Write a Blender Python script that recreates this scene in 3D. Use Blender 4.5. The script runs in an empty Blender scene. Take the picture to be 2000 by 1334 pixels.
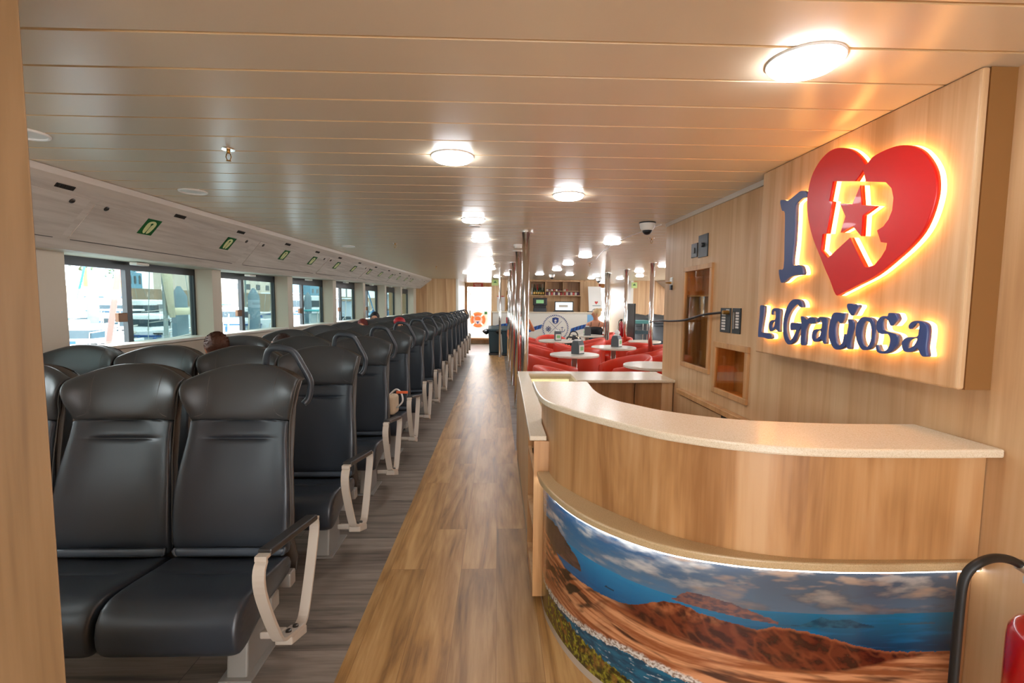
import bpy, bmesh, math, random
from mathutils import Vector, Matrix, noise as mnoise
from math import pi, sin, cos, radians
SC = bpy.context.scene; COL = SC.collection
R = random.Random(7)

# ---------------------------------------------------------------- camera, sky, exposure
cam_d = bpy.data.cameras.new('camera'); cam = bpy.data.objects.new('camera', cam_d); COL.objects.link(cam)
cam_d.sensor_width = 36.0; cam_d.lens = 936.5*36/2000; cam_d.clip_start = 0.05; cam_d.clip_end = 500
PITCH, ROLL, YAW, EYE = 0.0799, 0.0081, -0.0297, 1.44
F_ = Vector((0, cos(PITCH), -sin(PITCH))); R0 = Vector((1, 0, 0)); U0 = Vector((0, sin(PITCH), cos(PITCH)))
R2 = R0*cos(ROLL)+U0*sin(ROLL); U2 = U0*cos(ROLL)-R0*sin(ROLL)
M3 = Matrix.Rotation(YAW, 3, 'Z') @ Matrix((R2, U2, -F_)).transposed()
cam.matrix_world = Matrix.Translation((0, 0, EYE)) @ M3.to_4x4()
SC.camera = cam
SC.view_settings.view_transform = 'Standard'; SC.view_settings.look = 'None'
SC.view_settings.gamma = 1.0; SC.view_settings.use_curve_mapping = False
SC.view_settings.exposure = 0.0
w = bpy.data.worlds.new('sky'); SC.world = w; w.use_nodes = True
wn = w.node_tree.nodes; bg = wn['Background']
bg.inputs[0].default_value = (0.94, 0.97, 1.0, 1); bg.inputs[1].default_value = 11.0
sun_d = bpy.data.lights.new('sun', 'SUN'); sun_d.energy = 8.0; sun_d.angle = 0.01; sun_d.color = (1, .95, .86)
sun = bpy.data.objects.new('sun', sun_d); COL.objects.link(sun)
sun.rotation_euler = Vector((-0.75, 0.35, -1.0)).to_track_quat('-Z', 'Y').to_euler()
LAMP = 52.0      # strength of the round ceiling lamps

# ---------------------------------------------------------------- materials
def lin(c):
    if isinstance(c, str):
        c = [int(c[i:i+2], 16)/255 for i in (0, 2, 4)]
    return tuple(x/12.92 if x <= .04045 else ((x+.055)/1.055)**2.4 for x in c)+(1,)
def mat(name, c, rough=.5, metal=0, spec=.5, emit=None, es=0, bump=0, bscale=200, coat=0):
    m = bpy.data.materials.new(name); m.use_nodes = True; nt = m.node_tree; b = nt.nodes['Principled BSDF']
    b.inputs['Base Color'].default_value = lin(c); b.inputs['Roughness'].default_value = rough
    b.inputs['Metallic'].default_value = metal; b.inputs['Specular IOR Level'].default_value = spec
    b.inputs['Coat Weight'].default_value = coat
    if emit: b.inputs['Emission Color'].default_value = lin(emit); b.inputs['Emission Strength'].default_value = es
    if bump:
        tc = nt.nodes.new('ShaderNodeTexCoord'); n = nt.nodes.new('ShaderNodeTexNoise'); n.inputs['Scale'].default_value = bscale
        bp = nt.nodes.new('ShaderNodeBump'); bp.inputs['Strength'].default_value = bump; bp.inputs['Distance'].default_value = .002
        nt.links.new(tc.outputs['Object'], n.inputs['Vector']); nt.links.new(n.outputs['Fac'], bp.inputs['Height']); nt.links.new(bp.outputs['Normal'], b.inputs['Normal'])
    return m
def ramp(nt, cols):
    r = nt.nodes.new('ShaderNodeValToRGB'); e = r.color_ramp.elements
    while len(e) < len(cols): e.new(.5)
    for i, (p, c) in enumerate(cols): e[i].position = p; e[i].color = lin(c)
    return r
def wood(name, cols, axis='Z', across=11, along=.9, rough=.42, fine=.22, band=.35):
    """grain runs along axis; wide soft bands, flame figure and fine pores"""
    m = bpy.data.materials.new(name); m.use_nodes = True; nt = m.node_tree; b = nt.nodes['Principled BSDF']; L = nt.links
    tc = nt.nodes.new('ShaderNodeTexCoord')
    def noise(sa, sl, det, dist):
        mp = nt.nodes.new('ShaderNodeMapping'); s = [sa, sa, sa]; s['XYZ'.index(axis)] = sl; mp.inputs['Scale'].default_value = s
        n = nt.nodes.new('ShaderNodeTexNoise'); n.inputs['Scale'].default_value = 1; n.inputs['Detail'].default_value = det
        n.inputs['Distortion'].default_value = dist; L.new(tc.outputs['Object'], mp.inputs['Vector']); L.new(mp.outputs['Vector'], n.inputs['Vector']); return n
    n1 = noise(across, along, 4, .9); n2 = noise(across*9, along*2.5, 3, .2); n3 = noise(across*.45, along*.12, 1, 0)
    a = nt.nodes.new('ShaderNodeMath'); a.operation = 'MULTIPLY_ADD'; a.inputs[1].default_value = fine; L.new(n2.outputs['Fac'], a.inputs[0]); L.new(n1.outputs['Fac'], a.inputs[2])
    c = nt.nodes.new('ShaderNodeMath'); c.operation = 'MULTIPLY_ADD'; c.inputs[1].default_value = band; L.new(n3.outputs['Fac'], c.inputs[0]); L.new(a.outputs[0], c.inputs[2])
    d = nt.nodes.new('ShaderNodeMath'); d.operation = 'SUBTRACT'; d.inputs[1].default_value = (fine+band)/2; L.new(c.outputs[0], d.inputs[0])
    r = ramp(nt, [(.3, cols[0]), (.46, cols[1]), (.66, cols[2])]); L.new(d.outputs[0], r.inputs[0]); L.new(r.outputs[0], b.inputs['Base Color'])
    b.inputs['Roughness'].default_value = rough
    return m
def planks(name, c1, c2, c3, along, across, ax, grain, rough, seam='8A6238', band=.5):
    m = bpy.data.materials.new(name); m.use_nodes = True; nt = m.node_tree; b = nt.nodes['Principled BSDF']; L = nt.links
    tc = nt.nodes.new('ShaderNodeTexCoord'); mp = nt.nodes.new('ShaderNodeMapping')
    if ax == 'Y': mp.inputs['Rotation'].default_value = (0, 0, pi/2)
    L.new(tc.outputs['Object'], mp.inputs['Vector'])
    br = nt.nodes.new('ShaderNodeTexBrick'); L.new(mp.outputs['Vector'], br.inputs['Vector'])
    br.inputs['Scale'].default_value = 1; br.inputs['Brick Width'].default_value = along; br.inputs['Row Height'].default_value = across
    br.inputs['Mortar Size'].default_value = .0012; br.inputs['Mortar Smooth'].default_value = .3; br.offset = .37
    br.inputs['Color1'].default_value = (0, 0, 0, 1); br.inputs['Color2'].default_value = (1, 1, 1, 1); br.inputs['Mortar'].default_value = (.5, .5, .5, 1)
    def noise(sa, sl, det, dist, off):
        q = nt.nodes.new('ShaderNodeMapping'); s = [sa, sa, sa]; s['XYZ'.index(ax)] = sl; q.inputs['Scale'].default_value = s
        ad = nt.nodes.new('ShaderNodeVectorMath'); ad.operation = 'MULTIPLY_ADD'; ad.inputs[1].default_value = (off, off, off)
        L.new(br.outputs['Color'], ad.inputs[0]); L.new(tc.outputs['Object'], ad.inputs[2]); L.new(ad.outputs[0], q.inputs['Vector'])
        n = nt.nodes.new('ShaderNodeTexNoise'); n.inputs['Scale'].default_value = 1; n.inputs['Detail'].default_value = det; n.inputs['Distortion'].default_value = dist
        L.new(q.outputs['Vector'], n.inputs['Vector']); return n
    n1 = noise(grain, grain*.12, 5, 1.4, 7.0); n2 = noise(grain*8, grain*.5, 3, .3, 3.0)
    a = nt.nodes.new('ShaderNodeMath'); a.operation = 'MULTIPLY_ADD'; a.inputs[1].default_value = .35; L.new(n2.outputs['Fac'], a.inputs[0]); L.new(n1.outputs['Fac'], a.inputs[2])
    r = ramp(nt, [(.42, c1), (.62, c2), (.85, c3)]); L.new(a.outputs[0], r.inputs[0])
    hv = nt.nodes.new('ShaderNodeMapRange'); hv.inputs[3].default_value = 1-band*.35; hv.inputs[4].default_value = 1+band*.2; L.new(br.outputs['Color'], hv.inputs[0])
    mx = nt.nodes.new('ShaderNodeMix'); mx.data_type = 'RGBA'; mx.blend_type = 'MULTIPLY'; mx.inputs[0].default_value = 1
    L.new(r.outputs[0], mx.inputs[6]); L.new(hv.outputs[0], mx.inputs[7])
    m2 = nt.nodes.new('ShaderNodeMix'); m2.data_type = 'RGBA'; L.new(br.outputs['Fac'], m2.inputs[0]); L.new(mx.outputs[2], m2.inputs[6]); m2.inputs[7].default_value = lin(seam)
    L.new(m2.outputs[2], b.inputs['Base Color']); b.inputs['Roughness'].default_value = rough
    return m
def speckle(name, c1, c2, rough=.3, scale=260):
    m = mat(name, c1, rough); nt = m.node_tree; b = nt.nodes['Principled BSDF']
    tc = nt.nodes.new('ShaderNodeTexCoord'); n = nt.nodes.new('ShaderNodeTexNoise'); n.inputs['Scale'].default_value = scale; n.inputs['Detail'].default_value = 2
    r = ramp(nt, [(.35, c2), (.55, c1), (.7, c1)]); nt.links.new(tc.outputs['Object'], n.inputs['Vector']); nt.links.new(n.outputs['Fac'], r.inputs[0]); nt.links.new(r.outputs[0], b.inputs['Base Color'])
    return m
def glass(name, tint, gloss=.12):
    m = bpy.data.materials.new(name); m.use_nodes = True; nt = m.node_tree; nt.nodes.remove(nt.nodes['Principled BSDF'])
    o = nt.nodes['Material Output']; t = nt.nodes.new('ShaderNodeBsdfTransparent'); t.inputs[0].default_value = lin(tint)
    g = nt.nodes.new('ShaderNodeBsdfGlossy'); g.inputs['Roughness'].default_value = .02; lw = nt.nodes.new('ShaderNodeLayerWeight'); pw = nt.nodes.new('ShaderNodeMath'); pw.operation = 'POWER'; pw.inputs[1].default_value = 5; nt.links.new(lw.outputs['Facing'], pw.inputs[0]); f = nt.nodes.new('ShaderNodeMath'); f.operation = 'MULTIPLY_ADD'; f.inputs[1].default_value = .6; f.inputs[2].default_value = .05; nt.links.new(pw.outputs[0], f.inputs[0])
    mx = nt.nodes.new('ShaderNodeMixShader'); nt.links.new(f.outputs[0], mx.inputs[0]); nt.links.new(t.outputs[0], mx.inputs[1]); nt.links.new(g.outputs[0], mx.inputs[2]); nt.links.new(mx.outputs[0], o.inputs[0])
    return m

OAK = ('B98E62', 'D3AC7F', 'E2C39B')
M = dict(
 wall=wood('oak_panel_wall', ('C0966A', 'CFA679', 'DBB88D'), 'Z', 9, .55, .4, .2, .25),
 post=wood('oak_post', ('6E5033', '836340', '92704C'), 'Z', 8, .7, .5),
 apron=wood('oak_apron', ('9C6C3E', 'BE8D5A', 'CDA273'), 'Z', 7, .8, .4),
 panel=wood('oak_sign_panel', ('B9905F', 'CDA478', 'DBBA90'), 'Z', 10, .5, .4),
 edge=mat('oak_edge', '8F6333', .45),
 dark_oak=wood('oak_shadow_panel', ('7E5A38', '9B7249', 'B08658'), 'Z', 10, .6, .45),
 niche=wood('walnut_niche', ('9C6E42', 'BA8852', 'CC9A66'), 'Z', 9, .8, .35),
 trim=wood('niche_frame_wood', ('B78553', 'C99763', 'D5A671'), 'Z', 12, 1.0, .4),
 back=wood('oak_back_wall', ('AE8156', 'C89C6D', 'D8B184'), 'Z', 8, .35, .5),
 hull=mat('hull_lining', 'CFC4B2', .7, bump=.1, bscale=90),
 soffit=wood('soffit_laminate', ('B9AEA2', 'C6BCB0', 'D0C7BC'), 'Y', 26, 1.4, .5, .2, .1),
 soffit_trim=mat('soffit_trim', 'D2C6B8', .45),
 ceiling=mat('ceiling_slat', 'DDCDB4', .27, spec=.6),
 groove=mat('ceiling_groove', 'D9B98A', .4),
 oakfloor=planks('oak_floor', '7A5630', 'AA7E49', 'C69C66', 1.25, .19, 'Y', 9, .34),
 greyfloor=planks('grey_floor', '504740', '786C61', '918479', 1.2, .19, 'X', 10, .38, '2C2723'),
 palefloor=planks('pale_floor', '7E766E', '9A948E', 'B4AFAA', 1.2, .2, 'X', 10, .3, '5A5550'),
 leather=mat('black_leather', '2A2F36', .37, spec=.6, bump=.12, bscale=420),
 leather_lit=mat('black_leather_headrest_lit', '393A3B', .37, spec=.6, bump=.12, bscale=420),  # headrest copy of the leather, made paler for the light it catches
 shell=mat('seat_shell', '4A4038', .45), stitch=mat('seat_stitch', '55524E', .6), band=mat('seat_band', '48505A', .4),
 grey=mat('grip_grey', '33393F', .38), cast=mat('cast_aluminium', 'C9BDAE', .38, .15), pad=mat('arm_pad', '2E2B29', .4),
 steel=mat('painted_steel', '96918A', .4, .2), bolt=mat('bolt', '5A5652', .4, .8),
 chrome=mat('chrome', 'F0EEEA', .2, 1.0), alu=mat('aluminium', 'BDB8B0', .3, .9), brass=mat('brass', 'B38A4A', .3, .9),
 white=mat('white_plastic', 'E8E4DC', .4), offwhite=mat('cream_laminate', 'E6DFD2', .4), black=mat('black_plastic', '1B1B1D', .4), dark=mat('window_frame', '2B3034', .35),
 lampglow=mat('lamp_diffuser', 'FFFFFF', .5, emit='F6FAFF', es=LAMP), rimw=mat('lamp_rim', 'F2EFEA', .4),
 ledwhite=mat('led_white', 'FFFFFF', .5, emit='E8F4FF', es=10.0), ledwarm=mat('led_warm', 'FFFFFF', .5, emit='FFC060', es=90.0), ledcase=mat('led_case', 'FFFFFF', .5, emit='FFF2CC', es=2.4),
 signlight=mat('sign_back_light', 'FFFFFF', .5, emit='FFB257', es=11.0),
 stone=speckle('stone_counter', 'E8DAC2', 'D8C6A6', .24, 330), stone2=speckle('stone_ledge', 'C6AC84', 'B4996F', .33, 330),
 plinth=mat('plinth', 'B3A493', .5),
 red=mat('sign_red', 'D8100C', .36, coat=.1), blue=mat('sign_blue', '3A4C82', .35), navy=mat('navy', '1E3A78', .5), ropeb=mat('rope_blue', '2563AE', .5), ropel=mat('rope_light', '7FB2DA', .5),
 green=mat('sign_green', '14602C', .45), pale=mat('sign_pale', 'D9DDA0', .5), lime=mat('exit_lime', 'C5D98A', .5), signred=mat('exit_red', 'C0443C', .5),
 tub=mat('red_leather', 'D93F26', .42, bump=.1), tubin=mat('red_leather_inside', 'CF3820', .45),
 tabletop=speckle('table_top', 'E4DFD2', 'CFC8B8', .25), bin=mat('bin_teal', '27414A', .4), bag=mat('bin_bag', '15181B', .25),
 extred=mat('extinguisher_red', 'B00A12', .22, coat=.6), rubber=mat('rubber_hose', '14110F', .5), label=mat('label_white', 'DDD8D2', .5), labelred=mat('label_pink', 'C96A6A', .5),
 tissue=mat('tissue', 'EFEFEC', .8), holder=mat('napkin_holder', '4D5458', .4), holdgreen=mat('napkin_label', '7FB77A', .5),
 skin=mat('skin', 'D09070', .5), skin2=mat('skin_warm', 'C9794F', .5), hairb=mat('hair_brown', '3A2016', .6), hairm=mat('hair_chestnut', '5A3320', .6, bump=.9, bscale=120), catch=mat('catch_bronze', '6E4E38', .35, .5), hairbl=mat('hair_blonde', 'D8B98A', .55), hairr=mat('hair_red', '6A1D14', .6), hairk=mat('hair_dark', '2A2526', .6),
 capred=mat('cap_red', 'B01520', .6), shirt=mat('shirt_grey', '8C8C86', .8), shirtb=mat('shirt_navy', '27303F', .8), tank=mat('tank_black', '16161A', .7), shorts=mat('shorts_blue', '6E9CC8', .8), eye=mat('eye_dark', '221813', .3), lip=mat('lip', 'A0524A', .5),
 orange=mat('ring_orange', 'E8622C', .5), canvas=mat('canvas_beige', 'CDB79A', .8), ribbon=mat('ribbon_orange', 'D8602A', .6),
 paneclear=glass('clear_pane', 'F6FAFA'), panetint=glass('tinted_pane', '9EA9A7'), caseglass=glass('case_glass', 'F0EBDD'),
 boatwhite=mat('boat_white', 'E9EDF0', .35), boatblue=mat('boat_blue', '2D8FC4', .5), boatnavy=mat('boat_navy', '24508A', .5), boatglass=mat('boat_glass', '3A4A52', .2), teal=mat('teal_cover', '3FA0A8', .6),
 mast=mat('mast_grey', '9AA6A4', .4, .3), sailred=mat('furled_red', 'C87068', .7), sailcream=mat('sail_cream', 'CFC8AE', .8), pile=mat('piling', '6F8590', .8), quay=mat('quay_stone', '9A8672', .9), timber=mat('boat_timber', 'B87B4A', .6),
 wallw=mat('harbour_wall', 'D8D2C8', .8), leaf=mat('leaf', '4B5A3A', .8), bldg=mat('building_blue', '6FA3C0', .6), rope=mat('rope', 'BDB6A5', .8),
 screen=mat('screen_lit', 'DDE9EC', .4, emit='DDE9EC', es=1.0), screeng=mat('screen_green', '6A9A60', .4, emit='7AA878', es=.7),
 bottleg=mat('bottle_green', '1F3A22', .2), bottlec=mat('bottle_clear', 'B8B6A4', .2), gold=mat('label_gold', 'D7A84A', .4), purple=mat('pack_purple', '5E2A48', .5), packw=mat('pack_pale', 'D8CDBE', .5), tealseat=mat('teal_seat', '4E8A88', .6),
)
wn_ = bpy.data.materials.new('harbour_water'); wn_.use_nodes = True
b_ = wn_.node_tree.nodes['Principled BSDF']; b_.inputs['Base Color'].default_value = lin('6E8A90'); b_.inputs['Roughness'].default_value = .15
_t = wn_.node_tree.nodes.new('ShaderNodeTexCoord'); _n = wn_.node_tree.nodes.new('ShaderNodeTexNoise'); _n.inputs['Scale'].default_value = 1.6; _b = wn_.node_tree.nodes.new('ShaderNodeBump'); _b.inputs['Strength'].default_value = .6
wn_.node_tree.links.new(_t.outputs['Object'], _n.inputs['Vector']); wn_.node_tree.links.new(_n.outputs['Fac'], _b.inputs['Height']); wn_.node_tree.links.new(_b.outputs['Normal'], b_.inputs['Normal'])
M['water'] = wn_

# ---------------------------------------------------------------- mesh helpers
def setp(o, label=None, cat=None, group=None, kind=None):
    for k, v in (('label', label), ('category', cat), ('group', group), ('kind', kind)):
        if v: o[k] = v
    return o
def rootloc(p):
    v = Vector((0, 0, 0))
    while p is not None: v = v+p.location; p = p.parent
    return v
def thing(name, label, cat, loc=(0, 0, 0), group=None, rz=0):
    o = bpy.data.objects.new(name, None); COL.objects.link(o); o.empty_display_size = .1
    o.location = loc; o.rotation_euler = (0, 0, rz); return setp(o, label, cat, group)
def struct_root(name, loc=(0, 0, 0)):
    o = bpy.data.objects.new(name, None); COL.objects.link(o); o.location = loc; o['kind'] = 'structure'; return o
def obj(name, bm, m, parent=None, bevel=0, smooth=False, sub=0, world=True, seg=2, fixn=True):
    if fixn: bmesh.ops.recalc_face_normals(bm, faces=bm.faces)
    if parent is not None and world: bmesh.ops.translate(bm, verts=bm.verts, vec=-rootloc(parent))
    me = bpy.data.meshes.new(name); bm.to_mesh(me); bm.free()
    for mm in (m if isinstance(m, (list, tuple)) else [m]): me.materials.append(M[mm] if isinstance(mm, str) else mm)
    if smooth: me.shade_smooth()
    o = bpy.data.objects.new(name, me); COL.objects.link(o)
    if parent is not None: o.parent = parent
    if bevel:
        b = o.modifiers.new('bevel', 'BEVEL'); b.width = bevel; b.segments = seg; b.limit_method = 'ANGLE'; b.angle_limit = radians(40)
    if sub:
        s = o.modifiers.new('sub', 'SUBSURF'); s.levels = sub; s.render_levels = sub
    return o
NB = bmesh.new
def box(bm, x0, x1, y0, y1, z0, z1, mi=0):
    v = [bm.verts.new(p) for p in ((x0, y0, z0), (x1, y0, z0), (x1, y1, z0), (x0, y1, z0), (x0, y0, z1), (x1, y0, z1), (x1, y1, z1), (x0, y1, z1))]
    for f in ((0, 3, 2, 1), (4, 5, 6, 7), (0, 1, 5, 4), (1, 2, 6, 5), (2, 3, 7, 6), (3, 0, 4, 7)):
        bm.faces.new([v[i] for i in f]).material_index = mi
    return bm
def B(*a): return box(NB(), *a)
def lathe(bm, prof, c=(0, 0, 0), n=24, mi=0, ax='Z'):
    """prof: (r, h) pairs bottom to top; r=0 closes with a fan"""
    rings = []
    for r, h in prof:
        ring = []
        for k in range(n):
            a = 2*pi*k/n; p = (r*cos(a), r*sin(a), h)
            if ax == 'Y': p = (p[0], p[2], p[1])
            if ax == 'X': p = (p[2], p[0], p[1])
            ring.append(bm.verts.new(Vector(p)+Vector(c)))
        rings.append(ring)
    for a, b in zip(rings, rings[1:]):
        for k in range(n): bm.faces.new((a[k], a[(k+1) % n], b[(k+1) % n], b[k])).material_index = mi
    bm.faces.new(rings[0][::-1]).material_index = mi; bm.faces.new(rings[-1]).material_index = mi
    return bm
def tube(bm, pts, r, n=10, closed=False, mi=0, flat=None, up0=None):
    pts = [Vector(p) for p in pts]; rings = []; N = len(pts); up = Vector(up0) if up0 else None
    for i, p in enumerate(pts):
        a = pts[(i-1) % N] if (closed or i) else pts[i]; b = pts[(i+1) % N] if (closed or i < N-1) else pts[i]
        t = (b-a).normalized()
        if up is None: up = Vector((0, 0, 1)) if abs(t.z) < .9 else Vector((1, 0, 0))
        s = t.cross(up).normalized(); up = s.cross(t).normalized()
        rr = r[i] if isinstance(r, (list, tuple)) else r
        if flat: ring = [bm.verts.new(p+s*flat[0]*cx+up*flat[1]*cy) for cx, cy in ((-1, -1), (1, -1), (1, 1), (-1, 1))]
        else: ring = [bm.verts.new(p+(s*cos(2*pi*k/n)+up*sin(2*pi*k/n))*rr) for k in range(n)]
        rings.append(ring)
    n = len(rings[0]); prs = list(zip(rings, rings[1:]))
    if closed: prs.append((rings[-1], rings[0]))
    for a, b in prs:
        for k in range(n): bm.faces.new((a[k], a[(k+1) % n], b[(k+1) % n], b[k])).material_index = mi
    if not closed: bm.faces.new(rings[0][::-1]).material_index = mi; bm.faces.new(rings[-1]).material_index = mi
    return bm
def crom(P, n=6, closed=False):
    P = [Vector(p) for p in P]; N = len(P); out = []
    rng = range(N) if closed else range(N-1)
    for i in rng:
        b, c = P[i], P[(i+1) % N]
        a = P[(i-1) % N] if (closed or i) else b*2-c
        d = P[(i+2) % N] if (closed or i < N-2) else c*2-b
        for k in range(n):
            t = k/n; out.append(.5*((2*b)+(c-a)*t+(2*a-5*b+4*c-d)*t*t+(3*b-3*c+d-a)*t**3))
    if not closed: out.append(P[-1])
    return out
def prism(bm, poly, z0, z1, mi=0):
    """vertical prism on a polygon of (x, y)"""
    a = [bm.verts.new((x, y, z0)) for x, y in poly]; b = [bm.verts.new((x, y, z1)) for x, y in poly]; n = len(poly)
    for k in range(n): bm.faces.new((a[k], a[(k+1) % n], b[(k+1) % n], b[k])).material_index = mi
    for f in (a[::-1], b):
        f = bm.faces.new(f); f.material_index = mi
    return bm
def flatshape(name, loops, depth, m, parent, tf, bevel=0):
    """solid plate from 2D outlines (first outer, rest holes); tf maps (u, v, w) to world"""
    cu = bpy.data.curves.new(name, 'CURVE'); cu.dimensions = '2D'; cu.fill_mode = 'BOTH'; cu.extrude = depth/2; cu.bevel_depth = bevel; cu.bevel_resolution = 1
    for L in loops:
        s = cu.splines.new('POLY'); s.points.add(len(L)-1); s.use_cyclic_u = True
        for p, q in zip(s.points, L): p.co = (q[0], q[1], 0, 1)
    t = bpy.data.objects.new('tmp', cu); COL.objects.link(t); dg = bpy.context.evaluated_depsgraph_get(); dg.update()
    me = bpy.data.meshes.new_from_object(t.evaluated_get(dg)); bpy.data.objects.remove(t); bpy.data.curves.remove(cu)
    bm = NB(); bm.from_mesh(me); bpy.data.meshes.remove(me)
    for v in bm.verts: v.co = Vector(tf(v.co.x, v.co.y, v.co.z))
    bmesh.ops.remove_doubles(bm, verts=bm.verts, dist=1e-5)
    return obj(name, bm, m, parent)
def copy_tree(o, parent=None):
    c = o.copy(); COL.objects.link(c)
    if parent is not None: c.parent = parent
    for ch in KIDS.get(o.name, []): copy_tree(ch, c)
    return c
KIDS = {}
def index():
    KIDS.clear()
    for o in bpy.data.objects:
        if o.parent: KIDS.setdefault(o.parent.name, []).append(o)
def ordw(n): return ['first', 'second', 'third', 'fourth', 'fifth', 'sixth', 'seventh', 'eighth', 'ninth', 'tenth', 'eleventh', 'twelfth', 'thirteenth', 'fourteenth', 'fifteenth', 'sixteenth'][n-1]
CZ = 2.135
def jx(y): return -2.42+.0335*y                 # where the port soffit meets the ceiling
def zb(y):                                       # lower edge of the soffit
    P = ((-3, 1.745), (2.8, 1.745), (5, 1.735), (8.5, 1.795), (14.3, 1.846), (20, 1.86))
    for (a, za), (b, zc) in zip(P, P[1:]):
        if a <= y <= b: return za+(zc-za)*(y-a)/(b-a)
def cx(y): return 1.53-.018*y                    # face of the centre casing
def wallgrid(bm, us, zs, holes, tf):
    """grid of quads over sorted us x zs leaving out holes (u0,u1,z0,z1)"""
    us = sorted(set(us+[h[i] for h in holes for i in (0, 1)])); zs = sorted(set(zs+[h[i] for h in holes for i in (2, 3)]))
    V = {}
    def g(u, z):
        if (u, z) not in V: V[(u, z)] = bm.verts.new(tf(u, z))
        return V[(u, z)]
    for a, b in zip(us, us[1:]):
        for c, d in zip(zs, zs[1:]):
            mu, mz = (a+b)/2, (c+d)/2
            if any(h[0] < mu < h[1] and h[2] < mz < h[3] for h in holes): continue
            bm.faces.new((g(a, c), g(b, c), g(b, d), g(a, d)))
    return bm

# ================================================================ the room
# floor: grey vinyl with an oak aisle strip set flush into it, pale floor at the far end
fl = NB()
def quad(bm, x0, x1, y0, y1, z, mi):
    f = bm.faces.new([bm.verts.new(p) for p in ((x0, y0, z), (x1, y0, z), (x1, y1, z), (x0, y1, z))]); f.material_index = mi
quad(fl, -3.2, -.614, -3, 13.2, 0, 0); quad(fl, -.614, .175, -3, 13.2, 0, 1); quad(fl, .175, 6.0, -3, 4.6, 0, 1)
quad(fl, .175, .42, 4.6, 13.2, 0, 0); quad(fl, .42, 6.0, 4.6, 13.2, 0, 0); quad(fl, -3.2, 6.0, 13.2, 17.3, 0, 2)
setp(obj('floor', fl, ['greyfloor', 'oakfloor', 'palefloor'], fixn=False), kind='structure')
# ceiling: slats across the room, with a narrow recessed groove between them
cl = NB(); y = 1.3307-.2*22; prof = []
while y < 17.3:
    prof += [(y+.006, CZ), (y+.194, CZ), (y+.197, CZ+.010), (y+.203, CZ+.010)]; y += .2
xs = [-3.2, 6.0]
rows = [[cl.verts.new((x, py, pz)) for x in xs] for py, pz in prof]
for i, (a, b) in enumerate(zip(rows, rows[1:])):
    f = cl.faces.new((a[0], b[0], b[1], a[1])); f.material_index = 0 if i % 4 == 0 else 1
setp(obj('ceiling', cl, ['ceiling', 'groove'], fixn=False), kind='structure')

# port hull lining with window openings
WR = [4.68+1.525*i for i in range(7)]                      # far edges of the openings
WINS = [(r-(1.50 if i == 0 else 1.385), r) for i, r in enumerate(WR)]+[(1.45, 2.83), (-.08, 1.3), (-1.6, -.23)]
YS = [-3+.5*i for i in range(36)]
hb = NB()
wallgrid(hb, YS+[14.2], [0, 2.1], [(a, b, 1.08, zb((a+b)/2)+.02) for a, b in WINS], lambda u, z: (jx(u)-.46, u, z))
wallgrid(hb, YS, [0, 2.1], [(a, b, 1.08, 1.72) for a, b in WINS], lambda u, z: (jx(u)-.68, u, z))
for a, b in WINS:
    zt = zb((a+b)/2)+.02
    for u in (a, b): hb.faces.new([hb.verts.new(p) for p in ((jx(u)-.46, u, 1.08), (jx(u)-.68, u, 1.08), (jx(u)-.68, u, zt), (jx(u)-.46, u, zt))])
    for z in (1.08,): hb.faces.new([hb.verts.new(p) for p in ((jx(a)-.46, a, z), (jx(a)-.68, a, z), (jx(b)-.68, b, z), (jx(b)-.46, b, z))])
setp(obj('wall_left', hb, 'hull', fixn=False), kind='structure')
# port soffit: small quarter trim, sloping locker face, flat underside
def soffit(name, mir=False, y0=-3, y1=14.2):
    b = NB(); sec = []
    ys = [y0+(y1-y0)*i/24 for i in range(25)]
    for yy in ys:
        j, z = jx(yy), zb(yy)
        P = [(j, CZ-.002), (j-.004, 2.098), (j-.03, 2.075), (j-.045, 2.065), (j-.315, z+.012), (j-.325, z), (j-.34, z-.004), (j-.68, z-.002)]
        if mir: P = [(2.8-x, z_) for x, z_ in P]
        sec.append([b.verts.new((x, yy, z_)) for x, z_ in P])
    for a, c in zip(sec, sec[1:]):
        for k in range(7): f = b.faces.new((a[k], c[k], c[k+1], a[k+1])); f.material_index = 1 if k in (0, 1, 2) else (2 if k == 6 else 0)
    return setp(obj(name, b, ['soffit', 'soffit_trim', 'hull'], fixn=False), kind='structure')
soffit('trim_1'); soffit('trim_2', True, 4.2, 14.3)
def sp(s, t, out=.0):                                      # a point on the sloping locker face
    A_ = Vector((jx(s)-.045, s, 2.065)); B_ = Vector((jx(s)-.315, s, zb(s)+.012)); d = B_-A_; n = Vector((-d.z, 0, d.x)).normalized()
    return A_+d*t+n*out
def plate(bm, s0, s1, t0, t1, o0=.001, o1=.004, mi=0):
    V = [bm.verts.new(sp(s, t, o)) for o in (o0, o1) for s, t in ((s0, t0), (s1, t0), (s1, t1), (s0, t1))]
    for f in ((0, 3, 2, 1), (4, 5, 6, 7), (0, 1, 5, 4), (1, 2, 6, 5), (2, 3, 7, 6), (3, 0, 4, 7)): bm.faces.new([V[i] for i in f]).material_index = mi
    return bm
SX = [(i, a) for i, a in enumerate([1.2, 2.98, 4.83, 6.60, 8.38, 10.15, 11.92])]
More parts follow.
